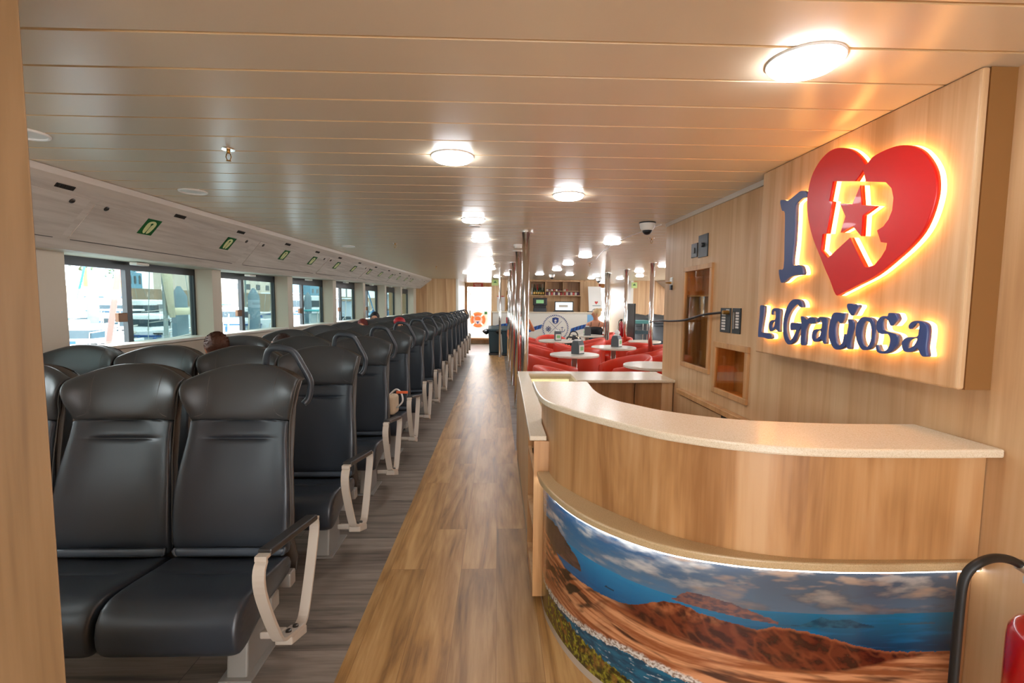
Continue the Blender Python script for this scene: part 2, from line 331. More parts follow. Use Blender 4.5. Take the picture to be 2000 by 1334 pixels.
for i, a in SX:                                            # overhead locker flaps: thin seams around each
    e = min(a+1.77, 14.0)
    t = thing('locker_flap', ('grey laminate overhead locker flap, %s one along the window side counted from the camera' % ordw(i+1)), 'locker', sp(a, .5), 'overhead locker flaps over the windows')
    fb = plate(NB(), a+.02, e-.02, .125, .84, -.002, .0035); obj('flap', fb, 'soffit', t, bevel=.001)
    sb = plate(NB(), a+.04, e-.06, .843, .856, .0, .0012); obj('shadow_gap', sb, 'bolt', t)
    for s in (a+.1, e-.12):
        kb = NB(); c = sp(s, .205, .004); nrm = (sp(s, .2, 1)-sp(s, .2, 0)).normalized()
        lathe(kb, [(.016, 0), (.016, .004), (.011, .007)], n=16)
        bmesh.ops.transform(kb, matrix=Matrix.Translation(c) @ nrm.to_track_quat('Z', 'Y').to_matrix().to_4x4(), verts=kb.verts); obj('lock', kb, 'bolt', t)
for i, s in enumerate([2.76, 3.67, 4.46, 5.36, 6.15, 6.93, 7.8, 8.7, 9.6, 10.5, 11.4]):
    b = plate(NB(), s-.055, s+.055, -.01, .055, .0, .004)
    for k in range(9): plate(b, s-.05+.0115*k, s-.045+.0115*k, -.002, .047, .004, .006)
    setp(obj('air_grille', b, 'bolt'), 'small dark air grille above the lockers, %s from the camera' % ordw(i+1), 'vent', 'small air grilles over the lockers')
for i, s in enumerate([3.484, 4.405, 5.455, 6.2, 7.033, 7.76, 8.587, 9.3, 10.073, 10.75, 11.45, 12.1]):
    t = thing('lifejacket_sign', 'green and white lifejacket sign on the overhead lockers, %s from the camera' % ordw(i+1), 'sign', sp(s, .35), 'lifejacket signs')
    obj('sign_plate', plate(NB(), s-.064, s+.064, .2, .52, .0045, .006), 'green', t)
    jk = NB()
    J = crom([(-.030, .47), (-.040, .36), (-.034, .27), (0, .235), (.034, .27), (.040, .36), (.030, .47), (.006, .49), (.003, .34), (.012, .30), (0, .275), (-.012, .30), (-.003, .34), (-.006, .49)], 3, True)
    f = jk.faces.new([jk.verts.new(sp(s+p[0], p[1], .0066)) for p in [(q.x, q.y) for q in [Vector((a.x, a.y, 0)) for a in J]]])
    obj('lifejacket_symbol', jk, 'pale', t)
J = None
# windows
for i, (a, b) in enumerate(WINS):
    t = struct_root('window_%d' % (i+1), (jx(a)-.64, a, 1.08)); zt = 1.80
    g = lambda y: jx(y)-.64
    def sl(y0, y1, z0, z1, d0, d1):
        bm = NB(); V = [bm.verts.new((g(yy)+d, yy, z)) for z in (z0, z1) for yy, d in ((y0, d0), (y1, d0), (y1, d1), (y0, d1))]
        for f in ((0, 3, 2, 1), (4, 5, 6, 7), (0, 1, 5, 4), (1, 2, 6, 5), (2, 3, 7, 6), (3, 0, 4, 7)): bm.faces.new([V[k] for k in f])
        return bm
    fr = sl(a, b, 1.675, zt, -.02, .02)
    for o in (sl(a, b, 1.08, 1.10, -.02, .02), sl(a, a+.02, 1.08, zt, -.02, .02), sl(b-.02, b, 1.08, zt, -.02, .02)):
        me = bpy.data.meshes.new('x'); o.to_mesh(me); fr.from_mesh(me); o.free(); bpy.data.meshes.remove(me)
    obj('window_frame', fr, 'dark', t)
    mid = a+(b-a)*.45
    obj('mullion', sl(mid, mid+.05, 1.10, 1.68, -.012, .025), 'dark', t)
    obj('pane', sl(a+.02, mid, 1.10, 1.68, -.002, .002), 'paneclear', t); obj('pane', sl(mid+.05, b-.02, 1.10, 1.68, -.002, .002), 'panetint', t)
    obj('window_catch', sl(mid-.09, mid-.005, 1.27, 1.34, .0, .03), 'catch', t, bevel=.004)
    obj('window_sill', sl(a, b, 1.085, 1.11, .0, .19), 'offwhite', t, bevel=.004)
    obj('reading_lamp', sl(mid-.03, mid+.1, zb(mid)-.03, zb(mid)-.008, .08, .14), 'white', t, bevel=.006)

# far walls and door lobbies
def wbox(name, *a, m='back'): return setp(obj(name, B(*a), m), kind='structure')
wbox('wall_back_left', -3.2, -1.17, 14.2, 14.32, 0, CZ)
wbox('trim_3', -1.235, -1.165, 14.19, 17.0, 0, CZ, m='offwhite')
wbox('wall_back_middle', -.17, 3.0, 14.6, 17.2, 0, CZ)
wbox('wall_back_right', 3.98, 6.0, 14.3, 14.42, 0, CZ)
wbox('trim_4', 3.96, 4.04, 14.29, 17.0, 0, CZ, m='offwhite')
wbox('trim_5', -.20, .30, 14.28, 14.6, 0, CZ, m='wall')
for n, x0, x1 in ((1, -1.2, -.17), (2, 3.0, 3.98)):
    t = struct_root('door_%d' % n, (x0, 17, 0))
    b = B(x0-.1, x1+.1, 17.0, 17.1, 2.0, CZ); box(b, x0-.1, x0+.12, 17.0, 17.1, 0, 2.0); box(b, x0+.12, x1-.07, 17.0, 17.1, 0, .18); box(b, x1-.07, x1+.05, 17.0, 17.1, 0, 2.0)
    obj('door_frame', b, 'wall', t)
    obj('handrail', tube(NB(), [(x0+.22, 16.95, .9), (x0+.22, 16.88, .95), (x0+.22, 16.88, 1.72), (x0+.22, 16.95, 1.77)], .02), 'alu', t, smooth=True)
    obj('doorstep', B(x0+.05, x1-.04, 16.85, 17.12, .13, .2), 'trim', t, bevel=.01)
# outside the doors: side deck and white bulwark
setp(obj('ground_deck', B(-3.4, 6.2, 17.2, 20, .02, .12), 'offwhite'), kind='structure')
setp(obj('ceiling_added_shade_roof', B(-3.4, 6.2, 17.2, 19.4, 2.15, 2.25), 'offwhite'), kind='structure')  # unseen roof added to keep daylight off the bulwark and life ring
setp(obj('bulwark', B(-3.4, 6.2, 18.6, 18.7, .12, 1.14), 'boatwhite'), 'white painted bulwark outside the far doors', 'bulwark')
# centre casing on the right with two display niches
NICHE = [(3.265, 3.755, .965, 1.72), (2.765, 3.205, .855, 1.185)]
cb = NB(); wallgrid(cb, [-3, 0, 1.5, 4.17], [0, CZ], NICHE, lambda u, z: (cx(u), u, z))
for p in (((cx(4.17), 4.17, 0), (3.2, 4.17, 0), (3.2, 4.17, CZ), (cx(4.17), 4.17, CZ)),): cb.faces.new([cb.verts.new(q) for q in p])
setp(obj('wall_right', cb, 'wall', fixn=False), kind='structure')
setp(obj('trim_6', prism(NB(), [(cx(y)-d, y) for y, d in ((2.56, 0), (4.17, 0), (4.17, .012), (2.56, .012))], CZ-.03, CZ), 'soffit_trim'), kind='structure')
b = B(-3.2, -.4, -3.1, -3.0, 0, CZ); box(b, -.4, 1.5, -3.1, -3.0, 2.02, CZ); box(b, 1.5, 6.0, -3.1, -3.0, 0, CZ); setp(obj('wall_front', b, 'wall'), kind='structure')   # with the entrance doorway behind the camera
sbd = wallgrid(NB(), [4.05, 14.4], [0, CZ], [(a, b, 1.08, 1.72) for a, b in WINS[1:7]], lambda u, z: (5.5, u, z)); setp(obj('wall_starboard', sbd, 'hull'), kind='structure')
wbox('wall_rear_side', 3.2, 6.0, 4.05, 4.17, 0, CZ, m='wall')
# near oak partition at the left edge
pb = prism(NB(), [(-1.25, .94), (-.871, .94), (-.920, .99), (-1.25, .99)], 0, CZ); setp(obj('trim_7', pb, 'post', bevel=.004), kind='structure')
# niches
for k, (y0, y1, z0, z1) in enumerate(NICHE):
    t = thing('display_niche', ['tall glazed display niche with a shelf, sunk in the oak wall', 'small square glazed display niche lit from below, right of the tall one'][k], 'display case', (cx(y0), y0, z0), 'wall display niches')
    X = cx((y0+y1)/2); d = .14; b = NB()
    for q in (((X, y0, z0), (X+d, y0, z0), (X+d, y0, z1), (X, y0, z1)), ((X, y1, z0), (X+d, y1, z0), (X+d, y1, z1), (X, y1, z1)), ((X+d, y0, z0), (X+d, y1, z0), (X+d, y1, z1), (X+d, y0, z1)), ((X, y0, z0), (X+d, y0, z0), (X+d, y1, z0), (X, y1, z0)), ((X, y0, z1), (X+d, y0, z1), (X+d, y1, z1), (X, y1, z1))): b.faces.new([b.verts.new(p) for p in q])
    obj('niche_box', b, 'niche', t, fixn=False)
    w_ = .028; b = NB()
    for q in ((y0-.008, y1+.008, z0-.008, z0+w_), (y0-.008, y1+.008, z1-w_, z1+.008), (y0-.008, y0+w_, z0+w_, z1-w_), (y1-w_, y1+.008, z0+w_, z1-w_)): box(b, X-.012, X+.012, q[0], q[1], q[2], q[3])
    obj('niche_frame', b, 'trim', t, bevel=.003)
    obj('glass_door', B(X-.002, X+.002, y0+w_, y1-w_, z0+w_, z1-w_), 'caseglass', t)
    if k == 0: obj('shelf', B(X+.02, X+d, y0, y1, 1.50, 1.512), 'trim', t)
    obj('spotlight', lathe(NB(), [(.018, 0), (.018, .006)], (X+.07, y0+.10, z1-.010), 16), 'ledwarm', t)
# rail and cupboard flap under the niches
t = thing('cupboard', 'low oak cupboard under the display niches behind the counter', 'cupboard', (1.47, 3.2, 0))
obj('door', B(1.452, 1.466, 2.2, 3.74, .10, .722), 'wall', t); obj('rail', B(1.43, 1.475, 2.2, 3.76, .735, .772), 'trim', t, bevel=.004); obj('door_catch', B(1.435, 1.455, 2.94, 2.99, .712, .738), 'black', t)
# ---- ceiling fittings
LAMPS = [(-.22, 2.35), (-.21, 4.08), (-.2, 5.342), (-.18, 6.86), (-.17, 8.36), (-.15, 9.75), (-.72, 11.18), (-.67, 12.86), (-.64, 13.93), (.23, 11.63), (-.02, 12.74),
 (.87, 1.40), (.448, 3.13), (1.28, 5.43), (1.26, 7.0), (1.216, 8.4), (1.2, 9.85), (.98, 11.4), (1.7, 11.49), (2.5, 12.9), (2.42, 11.92), (3.3, 13.0), (2.96, 10.07), (3.46, 11.73), (2.98, 8.64)]
def lamp(x, y, lab):
    t = thing('ceiling_lamp', lab, 'ceiling light', (x, y, CZ), 'round ceiling lamps')
    obj('lamp_rim', lathe(NB(), [(.1, -.006), (.102, -.004), (.102, 0)], (x, y, CZ), 32), 'rimw', t, smooth=False)
    obj('diffuser', lathe(NB(), [(.03, -.028), (.06, -.027), (.082, -.023), (.092, -.016), (.096, -.005)], (x, y, CZ), 32), 'lampglow', t, smooth=True)
    return t
def lampname(i, x, y):
    if i < 6: return 'round white ceiling lamp over the aisle, %s from the camera in the aisle line' % ordw(i+1)
    if i < 11: return 'round white ceiling lamp near the far door, %s of the far door cluster' % ordw(i-5)
    if i == 11: return 'large round ceiling lamp nearest the camera, beside the lit heart sign'
    if i == 12: return 'round ceiling lamp above the far end of the reception counter'
    return 'round white ceiling lamp over the red cafe chairs, %s going away from the camera' % ordw(i-12)
for i, (x, y) in enumerate(LAMPS): lamp(x, y, lampname(i, x, y))
for x, y in ((-.22, -.3), (-.22, -2.0)):  # unseen lamps added behind the camera to brighten the foreground
    lamp(x, y, 'unseen round ceiling lamp added behind the camera for foreground light')
def sprinkler(x, y, lab):
    t = thing('sprinkler', lab, 'sprinkler', (x, y, CZ), 'ceiling sprinklers')
    obj('escutcheon', lathe(NB(), [(.028, -.004), (.03, 0)], (x, y, CZ), 20), 'chrome', t)
    b = tube(NB(), [(x, y, CZ), (x, y, CZ-.02)], .008); tube(b, [(x-.008, y, CZ-.02), (x-.012, y, CZ-.035), (x-.006, y, CZ-.05), (x+.006, y, CZ-.05), (x+.012, y, CZ-.035), (x+.008, y, CZ-.02)], .0022, 6)
    lathe(b, [(.011, -.054), (.011, -.051)], (x, y, CZ), 12); obj('sprinkler_head', b, 'brass', t, smooth=True)
for x, y, l in ((-1.244, 2.306, 'brass sprinkler head hanging over the nearest seat rows'), (-1.224, 5.8, 'brass sprinkler head over the middle seat rows'), (-1.2, 9.4, 'small sprinkler head over the far seat rows'), (1.618, 5.086, 'sprinkler head behind the dome camera by the oak wall'), (1.58, 8.3, 'sprinkler head over the cafe tables')): sprinkler(x, y, l)
def ring_(x, y, r, lab, m='rimw'):
    b = NB(); tube(b, [(x+r*cos(a*pi/16), y+r*sin(a*pi/16), CZ-.003) for a in range(32)], .007, 8, True); setp(obj('ceiling_speaker', lathe(b, [(r*.93, -.003), (r*.95, 0)], (x, y, CZ), 28), m, smooth=False), lab, 'speaker', 'flush ceiling speakers')
ring_(-1.948, 3.181, .075, 'flush round ceiling speaker over the near seat rows'); ring_(-1.99, 2.13, .08, 'flush pale ceiling disc beside the near oak post'); ring_(-1.879, 6.136, .075, 'flush round ceiling speaker over the middle seat rows'); ring_(-.214, 4.42, .05, 'small round ceiling disc just beyond the second aisle lamp')
def domecam(x, y, s, lab):
    t = thing('dome_camera', lab, 'security camera', (x, y, CZ), 'ceiling dome cameras')
    obj('camera_base', lathe(NB(), [(.045*s, -.068*s), (.058*s, -.05*s), (.066*s, -.012*s), (.066*s, 0)], (x, y, CZ), 28), 'white', t, smooth=True)
    obj('mounting_ring', lathe(NB(), [(.07*s, -.01), (.07*s, 0)], (x, y, CZ), 28), 'black', t)
    obj('dome', lathe(NB(), [(.006*s, -.105*s), (.022*s, -.1*s), (.036*s, -.085*s), (.043*s, -.066*s)], (x, y, CZ), 24), 'black', t, smooth=True)
domecam(1.269, 4.12, 1, 'white dome security camera on the ceiling beside the oak wall corner'); domecam(1.287, 11.54, 1.1, 'small dome camera over the far bar shelves'); domecam(2.722, 13.0, 1.2, 'dome camera at the right end of the far bar')
t = thing('smoke_detector', 'white smoke detector on the ceiling behind the nearest chrome poles', 'smoke detector', (.235, 5.767, CZ))
obj('detector_base', lathe(NB(), [(.055, -.022), (.055, 0)], (.235, 5.767, CZ), 24), 'white', t); obj('detector_head', lathe(NB(), [(.03, -.05), (.045, -.044), (.045, -.022)], (.235, 5.767, CZ), 24), 'offwhite', t)
setp(obj('ceiling_cable', tube(NB(), crom([(1.40, 4.16, CZ-.01), (1.36, 4.5, CZ-.012), (1.3, 5.2, CZ-.02), (1.38, 6.4, CZ-.012), (1.5, 7.4, CZ-.012)], 6), .006, 8), 'rimw', smooth=True), 'thin white cable running along the ceiling from the dome camera', 'cable')

# ---- chrome poles
def pole(x, y, r, lab):
    t = thing('chrome_pole', lab, 'pole', (x, y, 0), 'floor-to-ceiling chrome poles')
    obj('pole_tube', lathe(NB(), [(r, .012), (r, CZ-.008)], (x, y, 0), 28), 'chrome', t, smooth=True, fixn=True)
    t2 = bpy.data.objects[t.name]
    for z0, z1 in ((0, .012), (CZ-.008, CZ)):
        b = lathe(NB(), [(r*1.9, z0), (r*1.9, z1)], (x, y, 0), 28)
        f = obj('flange', b, 'chrome', t)
    b = NB()
    for k in range(4): lathe(b, [(.007, .012), (.007, .02)], (x+r*1.55*cos(k*pi/2+.7), y+r*1.55*sin(k*pi/2+.7), 0), 8)
    obj('bolts', b, 'chrome', t)
for k in range(5): pole(.27, 4.754+1.772*k, .037, 'chrome pole in the aisle line, %s from the reception counter' % ordw(k+1))
pole(.054, 12.7, .03, 'lone chrome pole standing behind the grey bins')
for x, y, l in ((2.59, 8.05, 'chrome pole nearest the oak wall edge in the cafe area'), (2.58, 9.64, 'chrome pole beside the upright black board'), (2.40, 10.64, 'front one of the two chrome poles behind the seated woman'), (2.50, 10.85, 'rear one of the two chrome poles behind the seated woman')): pole(x, y, .037, l)

# ================================================================ ferry seats (face the camera, -Y)
US = [-1, -.97, -.88, -.74, -.58, -.4, -.2, 0, .2, .4, .58, .74, .88, .97, 1]
#          y     z    thick  halfw  bolster drop
BACK = [(.000, .405, .050, .224, .012, 0), (.006, .425, .058, .229, .014, 0), (.012, .445, .060, .231, .016, 0), (.006, .455, .066, .232, .018, 0), (.010, .50, .070, .233, .022, 0), (.022, .58, .075, .233, .030, 0),
        (.045, .68, .070, .229, .038, 0), (.072, .77, .065, .217, .042, 0), (.092, .83, .062, .208, .043, 0), (.099, .852, .060, .205, .043, 0, .002), (.102, .860, .060, .2045, .043, 0, -.004), (.104, .866, .054, .204, .043, 0, -.017), (.106, .871, .058, .2035, .043, 0, -.003), (.108, .88, .058, .203, .043, 0, .003), (.119, .91, .060, .202, .043, 0), (.125, .930, .058, .2025, .043, 0, -.002), (.1285, .941, .058, .2035, .043, 0, -.010)]
HEAD = [(.140, .930, .030, .195, .034, 0, -.01), (.1295, .938, .050, .2025, .042, 0, .004), (.129, .945, .060, .204, .0435, 0, .012), (.128, .962, .064, .209, .049, 0, .012), (.128, .99, .066, .218, .060, .002, .008), (.131, 1.03, .066, .229, .072, .006, .004), (.139, 1.07, .064, .235, .076, .014), (.150, 1.105, .058, .235, .070, .026), (.163, 1.135, .048, .233, .062, .042), (.176, 1.156, .036, .230, .052, .058), (.192, 1.168, .022, .226, .044, .069), (.208, 1.172, .006, .222, .038, .076)]
def loftback(ST, dy=0, dx=0, tk=0, n=(-.96, .27)):
    b = NB(); rings = []
    for st in ST:
        y, z, t, hw, bo, dr = st[:6]; dc = st[6] if len(st) > 6 else 0; ring = []
        for u in US:
            e = abs(u)**3; rr = max(0, (abs(u)-.86)/.14)**2*.018
            f = bo*e-rr+dc/(1+math.exp((abs(u)-.54)/.045))
            ring.append(b.verts.new((u*(hw+dx), y+dy+n[0]*f, z-dr*abs(u)**2.4+n[1]*f)))
        for u in reversed(US):
            e = abs(u)**3; f = bo*e-(t+tk)+max(0, (abs(u)-.86)/.14)**2*.016
            ring.append(b.verts.new((u*(hw+dx)*.985, y+dy+n[0]*f, z-dr*abs(u)**2.4+n[1]*f)))
        rings.append(ring)
    m = len(rings[0])
    for a, c in zip(rings, rings[1:]):
        for k in range(m): b.faces.new((a[k], a[(k+1) % m], c[(k+1) % m], c[k]))
    b.faces.new(rings[0][::-1]); b.faces.new(rings[-1]); return b
CUSH = [(.05, .365), (.02, .398), (-.04, .404), (-.09, .408), (-.125, .414), (-.132, .405), (-.140, .415), (-.20, .424), (-.27, .430), (-.32, .430), (-.362, .416), (-.388, .385), (-.396, .34), (-.390, .285), (-.368, .255), (-.33, .258), (-.28, .28), (-.18, .315), (-.08, .325), (.03, .325)]
def loftcushion():
    b = NB(); rings = []; cy = sum(p[0] for p in CUSH)/len(CUSH); cz = sum(p[1] for p in CUSH)/len(CUSH)
    for u in US:
        ring = []; s = 1-.05*max(0, (abs(u)-.88)/.12)**2
        for y, z in CUSH:
            top = .014*abs(u)**3 if z > .39 else 0
            zz = z+(.009 if (-.137 < y < -.127 and abs(u) > .5) else 0)
            ring.append(b.verts.new((u*.232, cy+(y-cy)*(1-(1-s)*.5), cz+(zz+top-cz)*(1-(1-s)*3))))
        rings.append(ring)
    m = len(CUSH)
    for a, c in zip(rings, rings[1:]):
        for k in range(m): b.faces.new((a[k], a[(k+1) % m], c[(k+1) % m], c[k]))
    b.faces.new(rings[0][::-1]); b.faces.new(rings[-1]); return b
def seat_proto(aisle, foot):
    t = thing('ferry_seat', 'x', 'seat', (0, 0, 0), 'black leather ferry seats')
    obj('seat_cushion', loftcushion(), 'leather', t, smooth=True, sub=1)
    bk = obj('backrest', loftback(BACK), 'leather', t, smooth=True, sub=1)
    hd = obj('headrest', loftback(HEAD), 'leather_lit', t, smooth=True, sub=1)
    # shell behind
    SH = [(.045, .30, .02, .218, .01, 0), (.052, .36, .02, .226, .016, 0)]+[(y, z, t_, hw, bo, dr) for y, z, t_, hw, bo, dr in [q[:6] for q in BACK[3:9:2]]]+[(y, z, t_, hw, bo, dr) for y, z, t_, hw, bo, dr in [q[:6] for q in HEAD[4:11:2]]]
    sh = loftback([(y+.045+(0 if z > .4 else 0), z-.004, .028, hw, bo*.9, dr) for y, z, t_, hw, bo, dr in SH], 0, .004); obj('back_shell', sh, 'shell', t, smooth=True)
    cb_ = loftback([(-.004, .412, .02, .212, .012, 0), (-.006, .42, .02, .222, .014, 0), (-.004, .436, .02, .226, .016, 0), (.004, .444, .02, .222, .016, 0)]); obj('crease_band', cb_, 'band', t, smooth=True)
    # stitching on the headrest: two lines that curve out to the edges
    def hpt(u, z):
        for a, c in zip(HEAD, HEAD[1:]):
            if a[1] <= z <= c[1]:
                k = (z-a[1])/(c[1]-a[1]); a, c = [tuple(q)+(0,)*(7-len(q)) for q in (a, c)]; v = [a[i]+(c[i]-a[i])*k for i in range(7)]; break
        f = v[4]*abs(u)**3-max(0, (abs(u)-.86)/.14)**2*.018+.0004+v[6]/(1+math.exp((abs(u)-.54)/.045))
        return (u*v[3], v[0]-.96*f, v[1]-v[5]*abs(u)**2.4+.27*f)
    for s in (-1, 1):
        for off in (0,):
            P = [hpt(s*(u+off), z) for u, z in ((.60, 1.155), (.59, 1.11), (.585, 1.06), (.60, 1.015), (.65, .985), (.74, .962), (.88, .950))]
            st = NB(); tube(st, crom(P, 4), .0013, 5); obj('stitching', st, 'stitch', hd)
    # dark side seam piping along the back edges
    for s in (-1, 1):
        pp = NB(); P = []
        for y, z, t_, hw, bo, dr in [q[:6] for q in BACK[2:8]+BACK[14:15]+HEAD[3:10]]:
            f = bo-.018-.006; P.append((s*hw*1.001, y-.96*f+.012, z-dr+.27*f))
        tube(pp, crom(P, 2), .002, 6); obj('piping', pp, 'stitch', bk)
    # beam under the seat
    obj('seat_frame', box(box(NB(), -.238, .238, -.16, -.10, .27, .33), -.238, .238, .0, .05, .27, .33), 'steel', t, bevel=.006)
    if foot:
        b = NB(); V = [b.verts.new(p) for p in ((.05, -.15, 0), (.13, -.15, 0), (.13, .05, 0), (.05, .05, 0), (.05, -.12, .30), (.13, -.12, .30), (.13, .03, .30), (.05, .03, .30))]
        for f in ((0, 3, 2, 1), (4, 5, 6, 7), (0, 1, 5, 4), (1, 2, 6, 5), (2, 3, 7, 6), (3, 0, 4, 7)): b.faces.new([V[i] for i in f])
        fo = obj('pedestal', b, 'steel', t, bevel=.008)
        obj('base_plate', B(.03, .155, -.17, .10, 0, .008), 'steel', fo, bevel=.002)
    if aisle:
        xa = .30; w2 = .017
        P = [(-.352, .578), (-.372, .545), (-.366, .48), (-.322, .37), (-.262, .25), (-.235, .222), (-.20, .208), (-.09, .168), (-.055, .165), (-.025, .19), (.03, .30), (.085, .43), (.102, .485), (.095, .515), (.07, .53), (-.32, .592)]
        lp = tube(NB(), [Vector((xa, p.x, p.y)) for p in crom([(a, c, 0) for a, c in P], 3, True)], .01, closed=True, flat=(.006, .0195), up0=(1, 0, 0))
        ar = obj('armrest', lp, 'cast', t, bevel=.0015)
        pb2 = B(xa-.024, xa+.024, -.33, .08, -.011, .013)
        for v in pb2.verts: v.co.z += .598-(v.co.y+.33)*.158
        obj('arm_pad', pb2, 'pad', ar, bevel=.006)
        b = B(xa-.045, xa+.02, -.19, -.05, -.04, -.004); box(b, xa-.12, xa-.04, -.15, -.09, -.03, .0)
        for v in b.verts: v.co.z += .208-(v.co.y+.20)*.36
        obj('arm_bracket', b, 'cast', ar, bevel=.006)
        b = NB()
        for yy, zz in ((-.17, .205), (-.11, .183)): lathe(b, [(.011, zz), (.011, zz+.006), (.006, zz+.009)], (xa, yy, 0), 12)
        obj('bolts', b, 'bolt', ar)
        H_ = [(.045, .245, 1.09), (.05, .245, 1.165), (.065, .235, 1.215), (.095, .225, 1.236), (.15, .222, 1.232), (.185, .222, 1.215), (.215, .225, 1.16), (.243, .232, 1.10), (.246, .238, 1.06), (.235, .24, 1.01), (.215, .235, .985)]
        obj('grab_handle', tube(NB(), crom(H_, 4), .0145, 10), 'grey', t, smooth=True)
    return t
protos = {}
ROWS = 14; PITCH_Y = .886; SX0 = -1.078; SDX = .4765
def rowy(r): return 1.90+PITCH_Y*(r-1)
index()
first = {}
for r in range(1, ROWS+1):
    for c in range(1, 5):
        x = SX0-SDX*(c-1); y = rowy(r)
        if x-.245 < jx(y)-.44: continue
        kind = ('a' if c == 1 else 'm', c in (1, 3))
        if kind not in first:
            first[kind] = o = seat_proto(c == 1, c in (1, 3)); index()
        else: o = copy_tree(first[kind])
        o.location = (x, y, 0)
        o['label'] = 'black leather ferry seat, %s from the aisle, in the %s row from the camera' % ({1: 'first', 2: 'second', 3: 'third', 4: 'fourth'}[c], ordw(r))
        if r > 8: o['group'] = 'black leather ferry seats in the far rows'
# far rows on the starboard side, seen past the oak wall
for k, (x, y) in enumerate([(3.75, 12.4), (4.23, 12.4), (4.71, 12.4), (3.9, 13.3), (4.38, 13.3), (4.86, 13.3)]):
    o = copy_tree(first[('m', True)]); o.location = (x, y, 0); o['group'] = 'dark seats beyond the cafe'
    o['label'] = 'dark ferry seat beyond the cafe on the far right, %s row, %s from the left' % ('front' if k < 3 else 'rear', ordw(k % 3+1))

# ================================================================ reception desk
def offset(P, d):
    o = []
    for i, p in enumerate(P):
        a = P[max(i-1, 0)]; b = P[min(i+1, len(P)-1)]; t = Vector((b[0]-a[0], b[1]-a[1])).normalized(); o.append((p[0]-t.y*d, p[1]+t.x*d))
    return o
def cur2(P, n=5): return [(v.x, v.y) for v in crom([(a, b, 0) for a, b in P], n)]
OUT = cur2([(.188, 2.56), (.188, 2.25), (.208, 2.06), (.268, 1.92), (.347, 1.785), (.44, 1.66), (.553, 1.53), (.735, 1.417), (.95, 1.357), (1.25, 1.343), (1.503, 1.345)])
INN = cur2([(.487, 2.56), (.477, 2.27), (.516, 2.076), (.592, 1.95), (.667, 1.855), (.821, 1.744), (.985, 1.69), (1.244, 1.653), (1.497, 1.65)])
LED = cur2([(.183, 2.56), (.183, 2.42), (.188, 2.2), (.2, 2.05), (.266, 1.83), (.373, 1.65), (.54, 1.497), (.74, 1.417), (.93, 1.383), (1.15, 1.369), (1.50, 1.375)])
desk = thing('reception_desk', 'curved oak reception desk with a stone top and a coastal landscape print on its front', 'reception desk', (.8, 2.0, 0))
obj('counter_top', prism(NB(), OUT+INN[::-1], .993, 1.02), 'stone', desk, bevel=.006)
AP = offset(OUT, .052); AI = offset(OUT, .075)
obj('front_panel', prism(NB(), AP+AI[::-1], .655, .993), 'apron', desk)
LI = offset(LED, .13)
obj('ledge', prism(NB(), LED+LI[::-1], .627, .655), 'stone2', desk, bevel=.006)
obj('plinth', prism(NB(), offset(LED, .032)+offset(LED, .06)[::-1], 0, .035), 'plinth', desk)
LS = offset(LED, .05)
obj('led_strip', prism(NB(), offset(LED[8:], .010)+offset(LED[8:], .017)[::-1], .620, .6265), 'ledwhite', desk)
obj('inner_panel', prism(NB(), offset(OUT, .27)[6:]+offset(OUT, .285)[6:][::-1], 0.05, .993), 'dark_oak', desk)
obj('end_post', B(1.40, cx(1.4)-.002, 1.412, 1.47, 0, .627), 'wall', desk)
# landscape print
MU = offset(LED, .03); seg = [0]
for a, b in zip(MU, MU[1:]): seg.append(seg[-1]+math.hypot(b[0]-a[0], b[1]-a[1]))
ML = seg[-1]
def mpt(s):
    for i in range(len(MU)-1):
        if s <= seg[i+1] or i == len(MU)-2:
            k = (s-seg[i])/(seg[i+1]-seg[i]); return MU[i][0]+(MU[i+1][0]-MU[i][0])*k, MU[i][1]+(MU[i+1][1]-MU[i][1])*k
def pl(P, s):
    if s <= P[0][0]: return P[0][1]
    for a, b in zip(P, P[1:]):
        if s <= b[0]: return a[1]+(b[1]-a[1])*(s-a[0])/(b[0]-a[0])
    return P[-1][1]
SHORE = [(.0, .40), (.45, .41), (.60, .385), (.69, .362), (.88, .368), (1.01, .380), (1.06, .398), (1.10, .420), (1.15, .446), (1.21, .453), (1.27, .436), (1.33, .425), (1.374, .420), (1.44, .408), (1.49, .423), (1.56, .418), (1.65, .400), (1.737, .373), (1.849, .350), (1.97, .346), (2.1, .345)]
HB = [(.9, .372), (1.01, .359), (1.1, .352), (1.229, .336), (1.341, .320), (1.509, .289), (1.697, .286), (1.851, .318), (1.971, .338), (2.1, .342)]
ISL = [(1.18, .466), (1.193, .470), (1.205, .487), (1.232, .501), (1.279, .499), (1.364, .486), (1.441, .462), (1.503, .440)]
ISL2 = [(1.50, .430), (1.569, .434), (1.60, .448), (1.632, .464), (1.66, .455), (1.69, .456), (1.722, .458), (1.76, .444), (1.80, .436)]
CLF = [(.30, .46), (.40, .475), (.50, .49), (.56, .50), (.62, .497), (.672, .485), (.72, .47), (.772, .45), (.80, .425), (.81, .405)]
SURF = [(.45, .160), (.62, .172), (.785, .188), (.90, .204), (1.033, .220), (1.15, .214), (1.257, .196), (1.45, .14), (1.7, .07), (2.1, .02)]
BUSH = [(.0, .20), (.3, .175), (.434, .155), (.636, .150), (.755, .145), (.923, .128), (1.037, .112), (1.2, .08), (1.4, .02)]
def fb(x, y, z=0, o=4): return mnoise.fractal(Vector((x, y, z)), 1.0, 2.0, o)
def mix(a, b, t): t = min(1, max(0, t)); return tuple(a[i]+(b[i]-a[i])*t for i in range(3))
def hx(s): return lin(s)[:3]
SKY1, SKY2, CLD, CLDW, CLDT = hx('3E5E82'), hx('6E8092'), hx('55616E'), hx('C9C4BC'), hx('A08C7C')
def sm(a, b, x): t = min(1, max(0, (x-a)/(b-a))); return t*t*(3-2*t)
